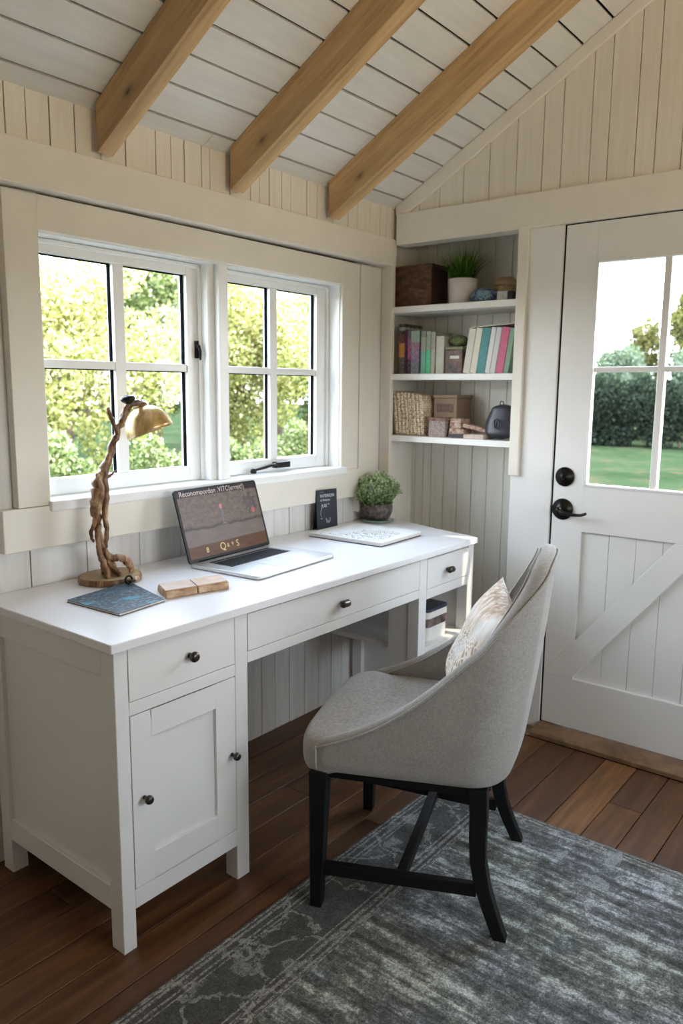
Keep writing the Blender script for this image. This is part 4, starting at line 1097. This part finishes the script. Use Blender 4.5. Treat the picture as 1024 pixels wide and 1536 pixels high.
t = thing('potted_grass', 'spiky green grass in a white ceramic pot on the top niche shelf', 'plant', (2.825, 1.622, Z1))
M['whitepot'] = plain('white glazed ceramic', (.66, .63, .62), .3, 0, .05, 25, .06)
b = MB(); b.lathe([(.048, 0), (.052, .004), (.060, .100), (.057, .102), (.055, .09), (.01, .088)], 0, 0, 0, 36); b.build('pot', 'whitepot', t)
b = MB(); b.lathe([(.054, .086), (.04, .093), (.01, .095)], 0, 0, 0, 20); b.build('soil', 'soil', t)
gv, gf, gr_ = [], [], []; r = random.Random(11)
for k in range(520):
    a = r.uniform(0, 2*PI); q = r.random()**.5*.048; L = r.uniform(.09, .165); out = r.uniform(.2, 1.25)*(q/.048*.9+.3)
    dx, dy = math.cos(a), math.sin(a); w = r.uniform(.0012, .0022); base = Vector((q*dx, q*dy, .092)); pa = Vector((-dy, dx, 0))*w; n0 = len(gv); sg = 5
    for i in range(sg+1):
        s = i/sg; p = base+Vector((dx*L*out*.72*s**1.7, dy*L*out*.72*s**1.7, L*(s-.28*out*s*s))); ww = 1-s*.92
        gv += [tuple(p-pa*ww), tuple(p+pa*ww)]
    for i in range(sg): gf.append((n0+2*i, n0+2*i+1, n0+2*i+3, n0+2*i+2)); gr_.append(min(1, r.random()*.5+.5*i/sg))
gb = MB(); gb.v = gv; gb.f = gf; gb.r = gr_; gb.sm = [False]*len(gf); gb.mi = [0]*len(gf)
# keep blades in front of the wall boards
gb.v = [(min(x, .115), y, z) for x, y, z in gb.v]
gb.build('grass_blades', 'grassblade', t, recalc=False)

def cloth_mat():
    m, nt, b, _ = new_mat('blue patterned cloth'); f = noise(nt, coords(nt, 'Object', (25, 30, 60)), 1.6, 5, .7)
    r = ramp(nt, [(.38, (.02, .03, .06)), (.48, (.05, .12, .26)), (.56, (.28, .42, .50)), (.61, (.04, .05, .08)), (.75, (.4, .45, .5))], f); nt.links.new(r.outputs[0], b.inputs['Base Color']); b.inputs['Roughness'].default_value = .7; return m
M['bluecloth'] = cloth_mat()
b = MB(); 
def lump(i, j, n1=24, n2=12):
    a = 2*PI*i/n1; v = PI*j/(n2-1); rx, ry, rz = .045, .054, .030
    w = 1+.10*math.sin(3*a+4*v)+.06*math.sin(7*a)
    return (rx*w*math.sin(v)**.6*math.cos(a), ry*w*math.sin(v)**.6*math.sin(a), .027+.027*math.cos(v)*(1+.1*math.sin(5*a)))
b.grid(lump, 24, 12, closed_u=True); o = b.build('folded_cloth', 'bluecloth', None, 0, (2.795, 1.507, Z1)); tag(o, 'crumpled blue patterned cloth beside the grass pot', 'cloth')
t = thing('gift_box', 'tiny silver box with black end below the round ornament', 'box', (2.775, 1.402, Z1), math.radians(8))
M['silver'] = plain('silver paper', (.55, .55, .57), .4, .3, .2, 60, .2)
b = MB(); b.box(-.016, .016, -.010, .032, 0, .036); b.build('body', 'silver', t, .003); b = MB(); b.box(-.0165, .0165, -.032, -.0105, 0, .035); b.build('dark_end', 'navy', t, .004)
def ball_mat():
    m, nt, b, _ = new_mat('tan crackle glaze'); f = noise(nt, coords(nt, 'Object', (20, 20, 50)), 1.5, 6, .7)
    r = ramp(nt, [(.3, (.20, .135, .07)), (.55, (.42, .31, .18)), (.75, (.62, .50, .34))], f); nt.links.new(r.outputs[0], b.inputs['Base Color']); b.inputs['Roughness'].default_value = .3; return m
M['ball'] = ball_mat()
t = thing('round_ornament', 'round tan glazed ornament at the right end of the top niche shelf', 'ornament', (2.868, 1.452, Z1)); t.scale = (.86, .86, .90)
b = MB(); b.lathe([(.030, 0), (.030, .006), (.048, .022), (.060, .048), (.0625, .066), (.0600, .074)], 0, 0, 0, 36); b.build('bowl', 'ball', t)
b = MB(); b.lathe([(.0605, .0745), (.056, .090), (.043, .106), (.022, .114), (.004, .116)], 0, 0, 0, 36); b.build('lid', 'ball', t)

# books
def spine_mat(name, stops, seed=0, speck=.25):
    m, nt, b, _ = new_mat(name)
    tc = nt.nodes.new('ShaderNodeTexCoord'); sp = nt.nodes.new('ShaderNodeSeparateXYZ'); nt.links.new(tc.outputs['Object'], sp.inputs[0])
    dv = N(nt, 'ShaderNodeMath', operation='DIVIDE', i_1=.2); nt.links.new(sp.outputs[2], dv.inputs[0])
    r = ramp(nt, stops, dv.outputs[0], 'CONSTANT')
    mp = nt.nodes.new('ShaderNodeMapping'); mp.inputs['Location'].default_value = (seed*3.1, seed*1.7, seed); mp.inputs['Scale'].default_value = (60, 170, 60); nt.links.new(tc.outputs['Object'], mp.inputs[0])
    f = noise(nt, mp.outputs[0], 1.5, 4, .7); k = ramp(nt, [(.5, 0.0), (.62, speck)], f)
    c = mixc(nt, k.outputs[0], r.outputs[0], (.75, .72, .66)); nt.links.new(c, b.inputs['Base Color']); b.inputs['Roughness'].default_value = .5; return m
def book(y0, y1, h, stops, label, lean=0, seed=0, depth=.135, x=2.772, speck=.25, name='book'):
    """y1>y0 is the left side in the picture; lean in degrees to the right (towards -y) at the top"""
    w = y1-y0; t = thing(name, label, 'book', (x, y0, Z2), 0, 'books on the middle niche shelf', (math.radians(lean), 0, 0))
    mt = spine_mat('cover '+label[:20], stops, seed, speck)
    b = MB(); b.box(0, depth, 0, .0013, 0, h); b.box(0, depth, w-.0013, w, 0, h); b.box(-.0012, .0006, 0, w, 0, h)
    b.build('cover', mt, t, .0006)
    b = MB(); b.box(.0008, depth-.004, .0015, w-.0015, .002, h-.003); b.build('pages', 'pages', t)
    return t
blk = (.02, .018, .018)
book(1.861, 1.889, .208, [(0, (.10, .09, .08)), (.35, (.60, .22, .03)), (.64, (.13, .03, .02)), (.82, blk), (.90, (.35, .33, .28)), (.97, blk)], 'tallest black book with an orange band, first from the left', 0, 1)
book(1.846, 1.860, .184, [(0, (.04, .008, .02)), (.5, (.09, .02, .05))], 'thin dark maroon book next to the orange banded one', 0, 2, speck=.05)
book(1.829, 1.845, .180, [(0, (.05, .01, .04)), (.3, (.38, .05, .20)), (.55, (.28, .08, .22)), (.75, (.10, .11, .16))], 'narrow magenta book left of the lilac one', 0, 3)
book(1.788, 1.828, .178, [(0, (.18, .20, .26)), (.25, (.25, .17, .29)), (.55, (.34, .17, .22)), (.65, (.28, .38, .34))], 'thick lilac and grey book with pale green top', 0, 4, speck=.4)
book(1.755, 1.779, .176, [(0, (.16, .42, .33)), (.45, (.30, .33, .25)), (.75, (.18, .22, .18))], 'grey-green book with teal lower spine', 0, 5)
book(1.731, 1.753, .174, [(0, (.05, .48, .22)), (.48, (.24, .30, .20)), (.8, (.34, .36, .28))], 'book with bright green lower spine', 0, 6)
book(1.710, 1.729, .170, [(0, (.38, .37, .29)), (.5, (.30, .30, .24))], 'olive grey book right of the bright green one', 0, 7)
book(1.668, 1.705, .152, [(0, (.46, .45, .36)), (.8, (.40, .40, .34))], 'short pale beige book with a worn spine, ending the upright row', 0, 8, speck=.35)
Wc = (.60, .57, .48)
lean = 8
xs = [(1.548, 1.578, Wc, 'cream book, leftmost of the leaning row', .176), (1.519, 1.546, (.66, .62, .50), 'cream ribbed book just left of the teal one', .177), (1.482, 1.517, (.03, .24, .25), 'teal book in the leaning row', .176),
      (1.460, 1.480, (.66, .66, .66), 'white book just right of the teal one', .178), (1.436, 1.458, (.60, .59, .60), 'greyish white book just left of the pink one', .177), (1.402, 1.434, (.58, .10, .20), 'pink book in the leaning row', .176), (1.380, 1.400, (.20, .33, .22), 'green book at the far right of the leaning row', .172)]
for i, (a, c, colr, lab, h) in enumerate(xs):
    book(a, c, h, [(0, colr), (.03, colr)], lab, -(-lean) if False else lean, 20+i, .14, 2.772, .12 if i not in (0, 1) else .35)
M['cream'] = plain('cream board', (.64, .60, .50), .7)
# cream sheet lying on the leaning books
b = MB(); b.box(0, .150, -.095, .095, 0, .004); o = b.build('paper_folder', 'cream', None, .0005, (2.768, 1.4555, 1.5535)); o.rotation_euler = (math.radians(-3.0), 0, 0); tag(o, 'thin cream folder lying across the tops of the leaning books', 'folder')
# framed photo / little box between the rows
t = thing('keepsake_box', 'small dark box with reddish picture between the two rows of books', 'box', (2.800, 1.621, Z2))
def dk():
    m, nt, b, _ = new_mat('dark red picture'); f = noise(nt, coords(nt, 'Object', (20, 30, 30)), 1.2, 5, .7)
    r = ramp(nt, [(.35, (.02, .014, .012)), (.5, (.09, .05, .035)), (.62, (.20, .08, .06)), (.75, (.30, .28, .18))], f); nt.links.new(r.outputs[0], b.inputs['Base Color']); b.inputs['Roughness'].default_value = .5; return m
M['darkpic'] = dk(); M['olive'] = plain('olive painted', (.20, .19, .12), .6, 0, .3, 60, .4)
b = MB(); b.box(-.030, .05, -.040, .040, 0, .096); b.build('body', 'darkpic', t, .002); b = MB(); b.box(-.032, .052, -.042, .042, .0965, .108); b.build('lid', 'olive', t, .002)
b = MB(); b.box(-.0325, -.0305, -.026, .016, .060, .072); b.build('paper_tag', 'cream', t)
o = MB(); 
def lump2(i, j, n1=20, n2=10):
    a = 2*PI*i/n1; v = PI*j/(n2-1); w = 1+.16*math.sin(4*a+3*v)
    return (.036*w*math.sin(v)*math.cos(a), .040*w*math.sin(v)*math.sin(a), .024+.024*math.cos(v))
o.grid(lump2, 20, 10, closed_u=True); M['moss'] = plain('dried moss', (.13, .16, .07), .9, 0, .9, 60, .5)
o = o.build('moss_ball', 'moss', None, 0, (2.825, 1.626, Z2+.1082)); tag(o, 'dull green moss clump on top of the small dark box', 'moss')

# lower shelf
def woven():
    m, nt, b, _ = new_mat('cream and brown woven straw')
    tc = nt.nodes.new('ShaderNodeTexCoord')
    mp = nt.nodes.new('ShaderNodeMapping'); mp.inputs['Scale'].default_value = (1, 1, 1); nt.links.new(tc.outputs['Object'], mp.inputs[0])
    vo = N(nt, 'ShaderNodeTexVoronoi', i_Scale=120.0, i_Randomness=.5); nt.links.new(mp.outputs[0], vo.inputs['Vector'])
    r = ramp(nt, [(.25, (.90, .80, .62)), (.50, (.72, .60, .43)), (.72, (.26, .18, .11))], vo.outputs['Distance'])
    nt.links.new(r.outputs[0], b.inputs['Base Color']); b.inputs['Roughness'].default_value = .8
    inv = N(nt, 'ShaderNodeMath', operation='SUBTRACT', i_0=1.0); nt.links.new(vo.outputs['Distance'], inv.inputs[1]); bump(nt, b, inv.outputs[0], .7, .003); return m
M['woven'] = woven()
t = thing('magazine_holder', 'cream woven straw holder at the left of the lowest niche shelf', 'holder', (2.800, 1.822, Z3))
b = MB(); nrow = 8
prof_ = [(.074, 0), (-.078, 0), (-.060, .170), (.092, .186)]
for k in range(nrow):
    a0 = -.078+k*(.152/nrow); a1 = a0+.152/nrow-.002
    def X(a, z): return a+.018*z/.18
    # vertical rolls
    cyy = (a0+a1)/2; pts = [(-.034, X(cyy, s*.18), .004+s*(.168+.014*(k/nrow))) for s in [i/10 for i in range(11)]]
    b.tube(pts, [.0094]*11, 8)
b.build('woven_front', 'woven', t)
b = MB(); b.prism([(-.078, 0), (.074, 0), (.092, .186), (-.060, .170)], 'x', -.030, .075); b.build('body', 'woven', t, .003)
t = thing('cardboard_box', 'brown cardboard box with a label behind the woven holder', 'box', (2.872, 1.682, Z3))
M['cardb'] = plain('brown cardboard', (.30, .21, .14), .7, 0, .1, 30, .1); M['cardlabel'] = plain('darker printed label', (.17, .10, .075), .7, 0, .1, 90, .4)
b = MB(); b.box(-.055, .07, -.055, .055, 0, .158); b.build('body', 'cardb', t, .003); b = MB(); b.box(-.058, .072, -.058, .058, .1585, .172); b.build('lid', 'cardb', t, .003)
b = MB(); b.box(-.0565, -.0552, -.040, .040, .10, .135); b.build('paper_label', 'cardlabel', t)
M['pinkcard'] = plain('speckled pink card', (.34, .26, .24), .7, 0, .3, 160, .5); M['rust'] = plain('rust card', (.24, .13, .09), .7, 0, .2, 60, .4)
t = thing('card_box', 'small speckled pinkish box in front of the cardboard box', 'box', (2.776, 1.681, Z3), math.radians(4))
b = MB(); b.box(-.026, .030, -.038, .038, 0, .066); b.build('body', 'pinkcard', t, .002); b = MB(); b.box(-.028, .032, -.040, .040, .0665, .080); b.build('lid', 'rust', t, .002)
def redmat():
    m, nt, b, _ = new_mat('red and cream printed cover'); f = noise(nt, coords(nt, 'Object', (40, 40, 160)), 1.4, 4, .7)
    r = ramp(nt, [(.42, (.24, .08, .05)), (.5, (.42, .27, .20)), (.58, (.62, .52, .42)), (.7, (.15, .08, .06))], f, 'LINEAR'); nt.links.new(r.outputs[0], b.inputs['Base Color']); b.inputs['Roughness'].default_value = .6; return m
M['redprint'] = redmat()
zc = Z3
M['blackbook'] = plain('black leather', (.02, .018, .018), .5)
b = MB(); b.box(-.05, .05, -.040, .040, 0, .014); o = b.build('notebook', 'blackbook', None, .002, (2.815, 1.594, zc)); tag(o, 'thin black notebook under the red and cream boxes', 'notebook')
b = MB(); b.box(-.035, .035, -.032, .032, 0, .022); o = b.build('tea_box', 'redprint', None, .002, (2.800, 1.600, zc+.0143)); tag(o, 'lower red and cream printed box, lying on the black notebook', 'box', 'red and cream printed boxes'); o.rotation_euler = (0, 0, .15)
b = MB(); b.box(-.032, .032, -.028, .028, 0, .040); o = b.build('tea_box', 'redprint', None, .002, (2.805, 1.603, zc+.0366)); tag(o, 'upper red and cream printed box beside the speckled pink one', 'box', 'red and cream printed boxes'); o.rotation_euler = (0, 0, -.12)
M['envelope'] = plain('pale pink paper', (.56, .46, .40), .8, 0, .1, 40, .2)
b = MB(); b.box(-.05, .05, -.045, .045, 0, .018); o = b.build('stack_of_envelopes', 'envelope', None, .002, (2.790, 1.503, zc)); o['kind'] = 'thing'; tag(o, 'pale pinkish block of paper between the black notebook and the pouch', 'paper')
b = MB(); b.box(-.018, .018, -.062, .062, 0, .016); o = b.build('printed_strip', 'redprint', None, .002, (2.800, 1.520, zc+.040)); o.rotation_euler = (math.radians(12), 0, .1); o.location = (2.795, 1.512, zc+.0315); tag(o, 'slanting red printed strip lying on the paper block', 'strip')
# pouch
t = thing('drawstring_pouch', 'glossy dark blue-black pouch with a loop on the lowest niche shelf', 'pouch', (2.80, 1.410, Z3))
M['pouch'] = plain('dark satin leather', (.030, .032, .042), .38, 0, .3, 25, .2)
b = MB()
def pou(i, j, n1=40, n2=20):
    v = j/(n2-1); a = 2*PI*i/n1
    z = .138*v; half = [.052, .066, .072, .069, .060, .050, .041][min(6, int(v*6))]; k = v*6-int(v*6) if v < 1 else 0
    nx = [.052, .066, .072, .069, .060, .050, .041, .041][min(7, int(v*6)+1)]; half = half+(nx-half)*k
    e = 1 if 0 < v < 1 else .0
    c, s = math.cos(a), math.sin(a); q = .7
    rx = .046*(1-.45*v)
    rr_ = math.sin(min(1, v*6)*PI/2)**.5*math.sin(min(1, (1-v)*8)*PI/2)**.5
    return (rx*math.copysign(abs(c)**q, c)*rr_*(1+.05*math.sin(3*a)), half*math.copysign(abs(s)**q, s)*rr_*.98, .001+z)
b.grid(pou, 40, 20, closed_u=True)
b.v = [(x, y-.006*z/.138, z) for x, y, z in b.v]
bd = b.build('body', 'pouch', t)
b = MB(); b.tube([(.0, .004+.008*math.cos(a), .142+.008*math.sin(a)) for a in [2*PI*i/16 for i in range(17)]], .0018, 6); b.build('loop', 'black', t)
b = MB(); b.tube([(-.044, .010, .075), (-.0475, -.002, .082), (-.0475, -.012, .070), (-.048, -.010, .052), (-.0475, .002, .044), (-.046, .010, .052), (-.045, .010, .075)], .0035, 8); b.build('front_emboss', 'pouch', t)

# ------------------------------------------------------------------ outside
b = MB()
# lawn: gently rising towards +x
nx_, ny_ = 40, 40
def gz(x, y):
    d = max(0, x-8); e = max(0, y-5)
    return -.12+.000*d
b.grid(lambda i, j: (-45+100*i/(nx_-1), -45+100*j/(ny_-1), gz(0, 0)), nx_, ny_, smooth=True)
o = b.build('ground', 'lawn', None); struct(o, 'grassy ground around the little house')
def bounce_paving():
    m, nt, b, _ = new_mat('warm stone paving'); f = noise(nt, coords(nt), 4, 5)
    r = ramp(nt, [(.3, (.42, .33, .22)), (.7, (.62, .50, .36))], f); nt.links.new(r.outputs[0], b.inputs['Base Color']); b.inputs['Roughness'].default_value = .9; return m
M['bounce_paving'] = bounce_paving()
b = MB(); b.box(-6, 8, -9, YN-.13, -.119, -.10); struct(b.build('reflector', 'bounce_paving', None), 'warm stone terrace added behind the house to bounce light indoors')  # unseen paving, added to bounce warm sunlight in through the rear opening

def crown_fn(cx, cy_, cz, rx, ry, rz, nb, seed):
    q = np.random.RandomState(seed); d = q.normal(size=(nb, 3)); d /= np.linalg.norm(d, axis=1)[:, None]; c = d*q.uniform(.35, .9, nb)[:, None]*np.array([rx, ry, rz])+np.array([cx, cy_, cz]); cr = q.uniform(.22, .42, nb)*min(rx, rz)
    def fn(r, n):
        k = r.randint(0, nb, n); dd = r.normal(size=(n, 3)); dd /= np.linalg.norm(dd, axis=1)[:, None]; p = c[k]+dd*(cr[k]*r.uniform(.5, 1, n)**.5)[:, None]
        p[:, 2] = np.maximum(p[:, 2], -.1); return p
    return fn, c
def tree(name, label, x, y, hc, rx, rz, mat, n, size, seed, group, trunk=True, cat='tree', rbias=0.0, nb=34):
    t = thing(name, label, cat, (x, y, -.12), 0, group)
    fn, c = crown_fn(0, 0, hc, rx, rx*.8, rz, nb, seed)
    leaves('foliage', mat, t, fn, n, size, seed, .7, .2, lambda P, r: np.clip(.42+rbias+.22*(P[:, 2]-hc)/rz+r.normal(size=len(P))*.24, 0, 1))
    b = MB(); r = random.Random(seed)
    th_ = .11 if trunk else .035
    b.tube([(0, 0, -.05), (.05, 0, hc*.5), (0, .05, hc)], [th_*1.2, th_, th_*.6], 10)
    for k in range(9):
        p = c[k]; b.tube([(0, .02, hc*.55), (p[0]*.5, p[1]*.5, hc*.55+(p[2]-hc*.55)*.6), tuple(p)], [th_*.5, th_*.35, th_*.15], 7)
    b.build('trunk', 'bark', t); return t
G1 = 'trees outside the desk window'
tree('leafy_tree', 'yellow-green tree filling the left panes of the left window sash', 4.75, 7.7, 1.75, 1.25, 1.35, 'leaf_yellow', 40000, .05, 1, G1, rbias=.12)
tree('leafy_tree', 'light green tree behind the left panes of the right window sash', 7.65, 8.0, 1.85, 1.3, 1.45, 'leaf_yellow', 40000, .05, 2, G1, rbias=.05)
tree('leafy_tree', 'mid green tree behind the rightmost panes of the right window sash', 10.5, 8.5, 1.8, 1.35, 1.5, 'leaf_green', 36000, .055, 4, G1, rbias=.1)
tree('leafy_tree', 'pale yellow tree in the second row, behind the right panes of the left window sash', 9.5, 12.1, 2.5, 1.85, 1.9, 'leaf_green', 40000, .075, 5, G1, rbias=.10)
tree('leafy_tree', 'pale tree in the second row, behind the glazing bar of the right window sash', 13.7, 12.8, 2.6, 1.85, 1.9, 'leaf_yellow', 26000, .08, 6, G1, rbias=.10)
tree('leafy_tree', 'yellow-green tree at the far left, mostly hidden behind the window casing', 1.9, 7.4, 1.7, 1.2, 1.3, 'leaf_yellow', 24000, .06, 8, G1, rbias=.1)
G2 = 'shrubs under the trees outside the window'
for i, (x, y, h, rr_, m_, n, lab) in enumerate([
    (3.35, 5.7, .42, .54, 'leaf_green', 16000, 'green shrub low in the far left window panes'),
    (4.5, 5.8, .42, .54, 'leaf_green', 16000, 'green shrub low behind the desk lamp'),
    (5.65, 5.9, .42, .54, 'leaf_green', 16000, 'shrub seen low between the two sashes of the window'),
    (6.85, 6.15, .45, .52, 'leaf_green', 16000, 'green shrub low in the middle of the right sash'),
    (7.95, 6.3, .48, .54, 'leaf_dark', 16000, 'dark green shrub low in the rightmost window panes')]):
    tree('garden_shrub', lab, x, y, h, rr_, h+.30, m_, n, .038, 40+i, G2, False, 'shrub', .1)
def hedge(name, label, x0, y0, x1, y1, w, hgt, mat, n, size, seed):
    t = thing(name, label, 'hedge', ((x0+x1)/2, (y0+y1)/2, -.12)); q = np.random.RandomState(seed); nb = 170
    u = q.uniform(-.5, .5, nb); c = np.stack([u*(x1-x0)+q.uniform(-w, w, nb), u*(y1-y0), q.uniform(.15, hgt-.25, nb)], 1); cr = q.uniform(.22, .42, nb)
    def fn(r, n):
        k = r.randint(0, nb, n); d = r.normal(size=(n, 3)); d /= np.linalg.norm(d, axis=1)[:, None]; p = c[k]+d*(cr[k]*r.uniform(.6, 1, n)**.5)[:, None]; p[:, 2] = np.abs(p[:, 2]); return p
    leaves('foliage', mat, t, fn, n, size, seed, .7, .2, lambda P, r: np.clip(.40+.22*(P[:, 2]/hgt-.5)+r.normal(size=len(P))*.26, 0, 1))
    for k in range(0, nb, 12):
        b = MB(); b.tube([(c[k][0]*.3, c[k][1], -.05), (c[k][0]*.6, c[k][1]+.05, c[k][2]*.6), tuple(c[k])], [.04, .03, .012], 7); b.build('stem', 'bark', t)
    return t
hedge('garden_hedge', 'long dark green hedge beyond the lawn, seen through the door glass', 20.6, 10.5, 21.4, 2.2, .55, 1.95, 'leaf_dark', 60000, .085, 61)
G5 = 'pale bushes behind the dark hedge'
for i, (x, y, h, lab) in enumerate([(24.2, 10.5, 1.45, 'grey-green bush behind the dark hedge at the left edge of the door glass'), (24.0, 8.2, 1.5, 'grey-green bush behind the dark hedge next to the door glazing bar'), (24.4, 6.1, 1.5, 'grey-green bush behind the dark hedge in the right door panes')]):
    tree('hedge_bush', lab, x, y, h, 1.15, 1.25, 'leaf_mid', 24000, .10, 80+i, G5, False, 'bush', .1, 90)
G4 = 'trees behind the hedge'
tree('distant_tree', 'small yellowish pointed tree above the hedge, just left of the door glazing bar', 27, 8.45, 2.6, .80, 1.45, 'leaf_gold', 9000, .10, 72, G4, True, rbias=0)
tree('distant_tree', 'taller golden green tree above the hedge in the right door panes', 27.5, 7.0, 3.6, 1.25, 2.4, 'leaf_gold', 15000, .12, 73, G4, True, rbias=-.05)

# ------------------------------------------------------------------ light
w = bpy.data.worlds.new('sky'); sc.world = w; w.use_nodes = True
nt = w.node_tree; nt.nodes.clear()
bg = nt.nodes.new('ShaderNodeBackground'); out = nt.nodes.new('ShaderNodeOutputWorld')
tc = nt.nodes.new('ShaderNodeTexCoord'); sp = nt.nodes.new('ShaderNodeSeparateXYZ')
nt.links.new(tc.outputs['Generated'], sp.inputs[0])
cl = noise(nt, coords(nt, 'Generated', (2, 2, 5)), 1.5, 4)
r = ramp(nt, [(0.0, (.92, .93, .96)), (.10, (.84, .90, 1.0)), (.5, (.58, .75, 1.0)), (1.0, (.42, .64, 1.0))], sp.outputs[2])
c = mixc(nt, .22, r.outputs[0], (1, 1, 1))
nt.links.new(c, bg.inputs[0]); bg.inputs[1].default_value = 18
nt.links.new(bg.outputs[0], out.inputs[0])
def light(name, typ, loc, rot, **kw):
    l = bpy.data.lights.new(name, typ)
    for k, v in kw.items(): setattr(l, k, v)
    o = bpy.data.objects.new(name, l); COL.objects.link(o); o.location = loc; o.rotation_euler = rot; return o
sun = light('sun', 'SUN', (0, 0, 10), (0, 0, 0), energy=6.0, angle=math.radians(1.0), color=(1.0, .90, .74))
sun.rotation_euler = Vector((-.30, .62, -1.0)).to_track_quat('-Z', 'Y').to_euler()
lp_ = light('fill_light', 'SPOT', (1.35, -.95, 1.72), (0, 0, 0), energy=76, color=(1.0, .76, .48), spot_size=math.radians(150), spot_blend=1.0, shadow_soft_size=.10)  # added warm fill spot, no known lamp of the room
lp_.rotation_euler = Vector((.05, .75, .95)).to_track_quat('-Z', 'Y').to_euler()
wlt = thing('fill_light_bowl', 'brass bowl uplighter added out of view to warm the upper walls', 'lamp', (1.35, -.95, 1.60))  # made-up body for the fill spot
b = MB(); b.lathe([(.015, 0), (.06, .012), (.10, .045), (.12, .085), (.115, .085), (.095, .05), (.05, .02), (.01, .015)], 0, 0, 0, 32); b.build('lamp_shade', 'brass', wlt)
b = MB(); b.tube([(0, -.02, .004), (0, -.12, -.03), (0, -.22, -.01), (0, -.299, 0)], .009, 10); b.lathe([(.045, 0), (.045, .012), (.02, .018)], 0, -.299, 0, 24, Matrix.Rotation(-PI/2, 4, 'X')); b.build('arm', 'brass', wlt)
# portals: tell the sampler where the sky comes in
def portal(name, loc, rot, sx, sy):
    o = light(name, 'AREA', loc, rot, shape='RECTANGLE', size=sx, size_y=sy); o.data.cycles.is_portal = True; return o
portal('portal_window', ((OX0+OX1)/2, 2.10, (OZ0+OZ1)/2), (-PI/2, 0, 0), OX1-OX0, OZ1-OZ0)
portal('portal_fill_window', ((RX0+RX1)/2, YN-.13, (RZ0+RZ1)/2), (PI/2, 0, 0), RX1-RX0, RZ1-RZ0)
portal('portal_door', (XD+.12, (gy0+gy1)/2, (gz0+gz1)/2), (0, PI/2, 0), gz1-gz0, gy1-gy0)

# ------------------------------------------------------------------ camera
cam = bpy.data.cameras.new('camera'); co = bpy.data.objects.new('camera', cam); COL.objects.link(co)
yaw, pitch, roll = math.radians(38.341), math.radians(9.055), math.radians(.55)
f = Vector((math.cos(yaw)*math.cos(pitch), math.sin(yaw)*math.cos(pitch), -math.sin(pitch)))
r0 = Vector((math.sin(yaw), -math.cos(yaw), 0)); u0 = r0.cross(f)
rr0 = r0*math.cos(roll)+u0*math.sin(roll); uu0 = -r0*math.sin(roll)+u0*math.cos(roll)
co.matrix_world = Matrix(((rr0.x, uu0.x, -f.x, 0), (rr0.y, uu0.y, -f.y, 0), (rr0.z, uu0.z, -f.z, H), (0, 0, 0, 1)))
cam.sensor_fit = 'VERTICAL'; cam.sensor_height = 36; cam.lens = 1157.46/1536*36
cam.clip_start = .02; cam.clip_end = 300
cam.dof.use_dof = True; cam.dof.focus_distance = 1.95; cam.dof.aperture_fstop = 4.0
sc.camera = co
sc.view_settings.view_transform = 'Standard'; sc.view_settings.look = 'None'; sc.view_settings.gamma = 1; sc.view_settings.exposure = 0.0
sc.view_settings.use_curve_mapping = False
sc.cycles.use_denoising = True
sc.cycles.max_bounces = 12; sc.cycles.diffuse_bounces = 6; sc.cycles.transparent_max_bounces = 16
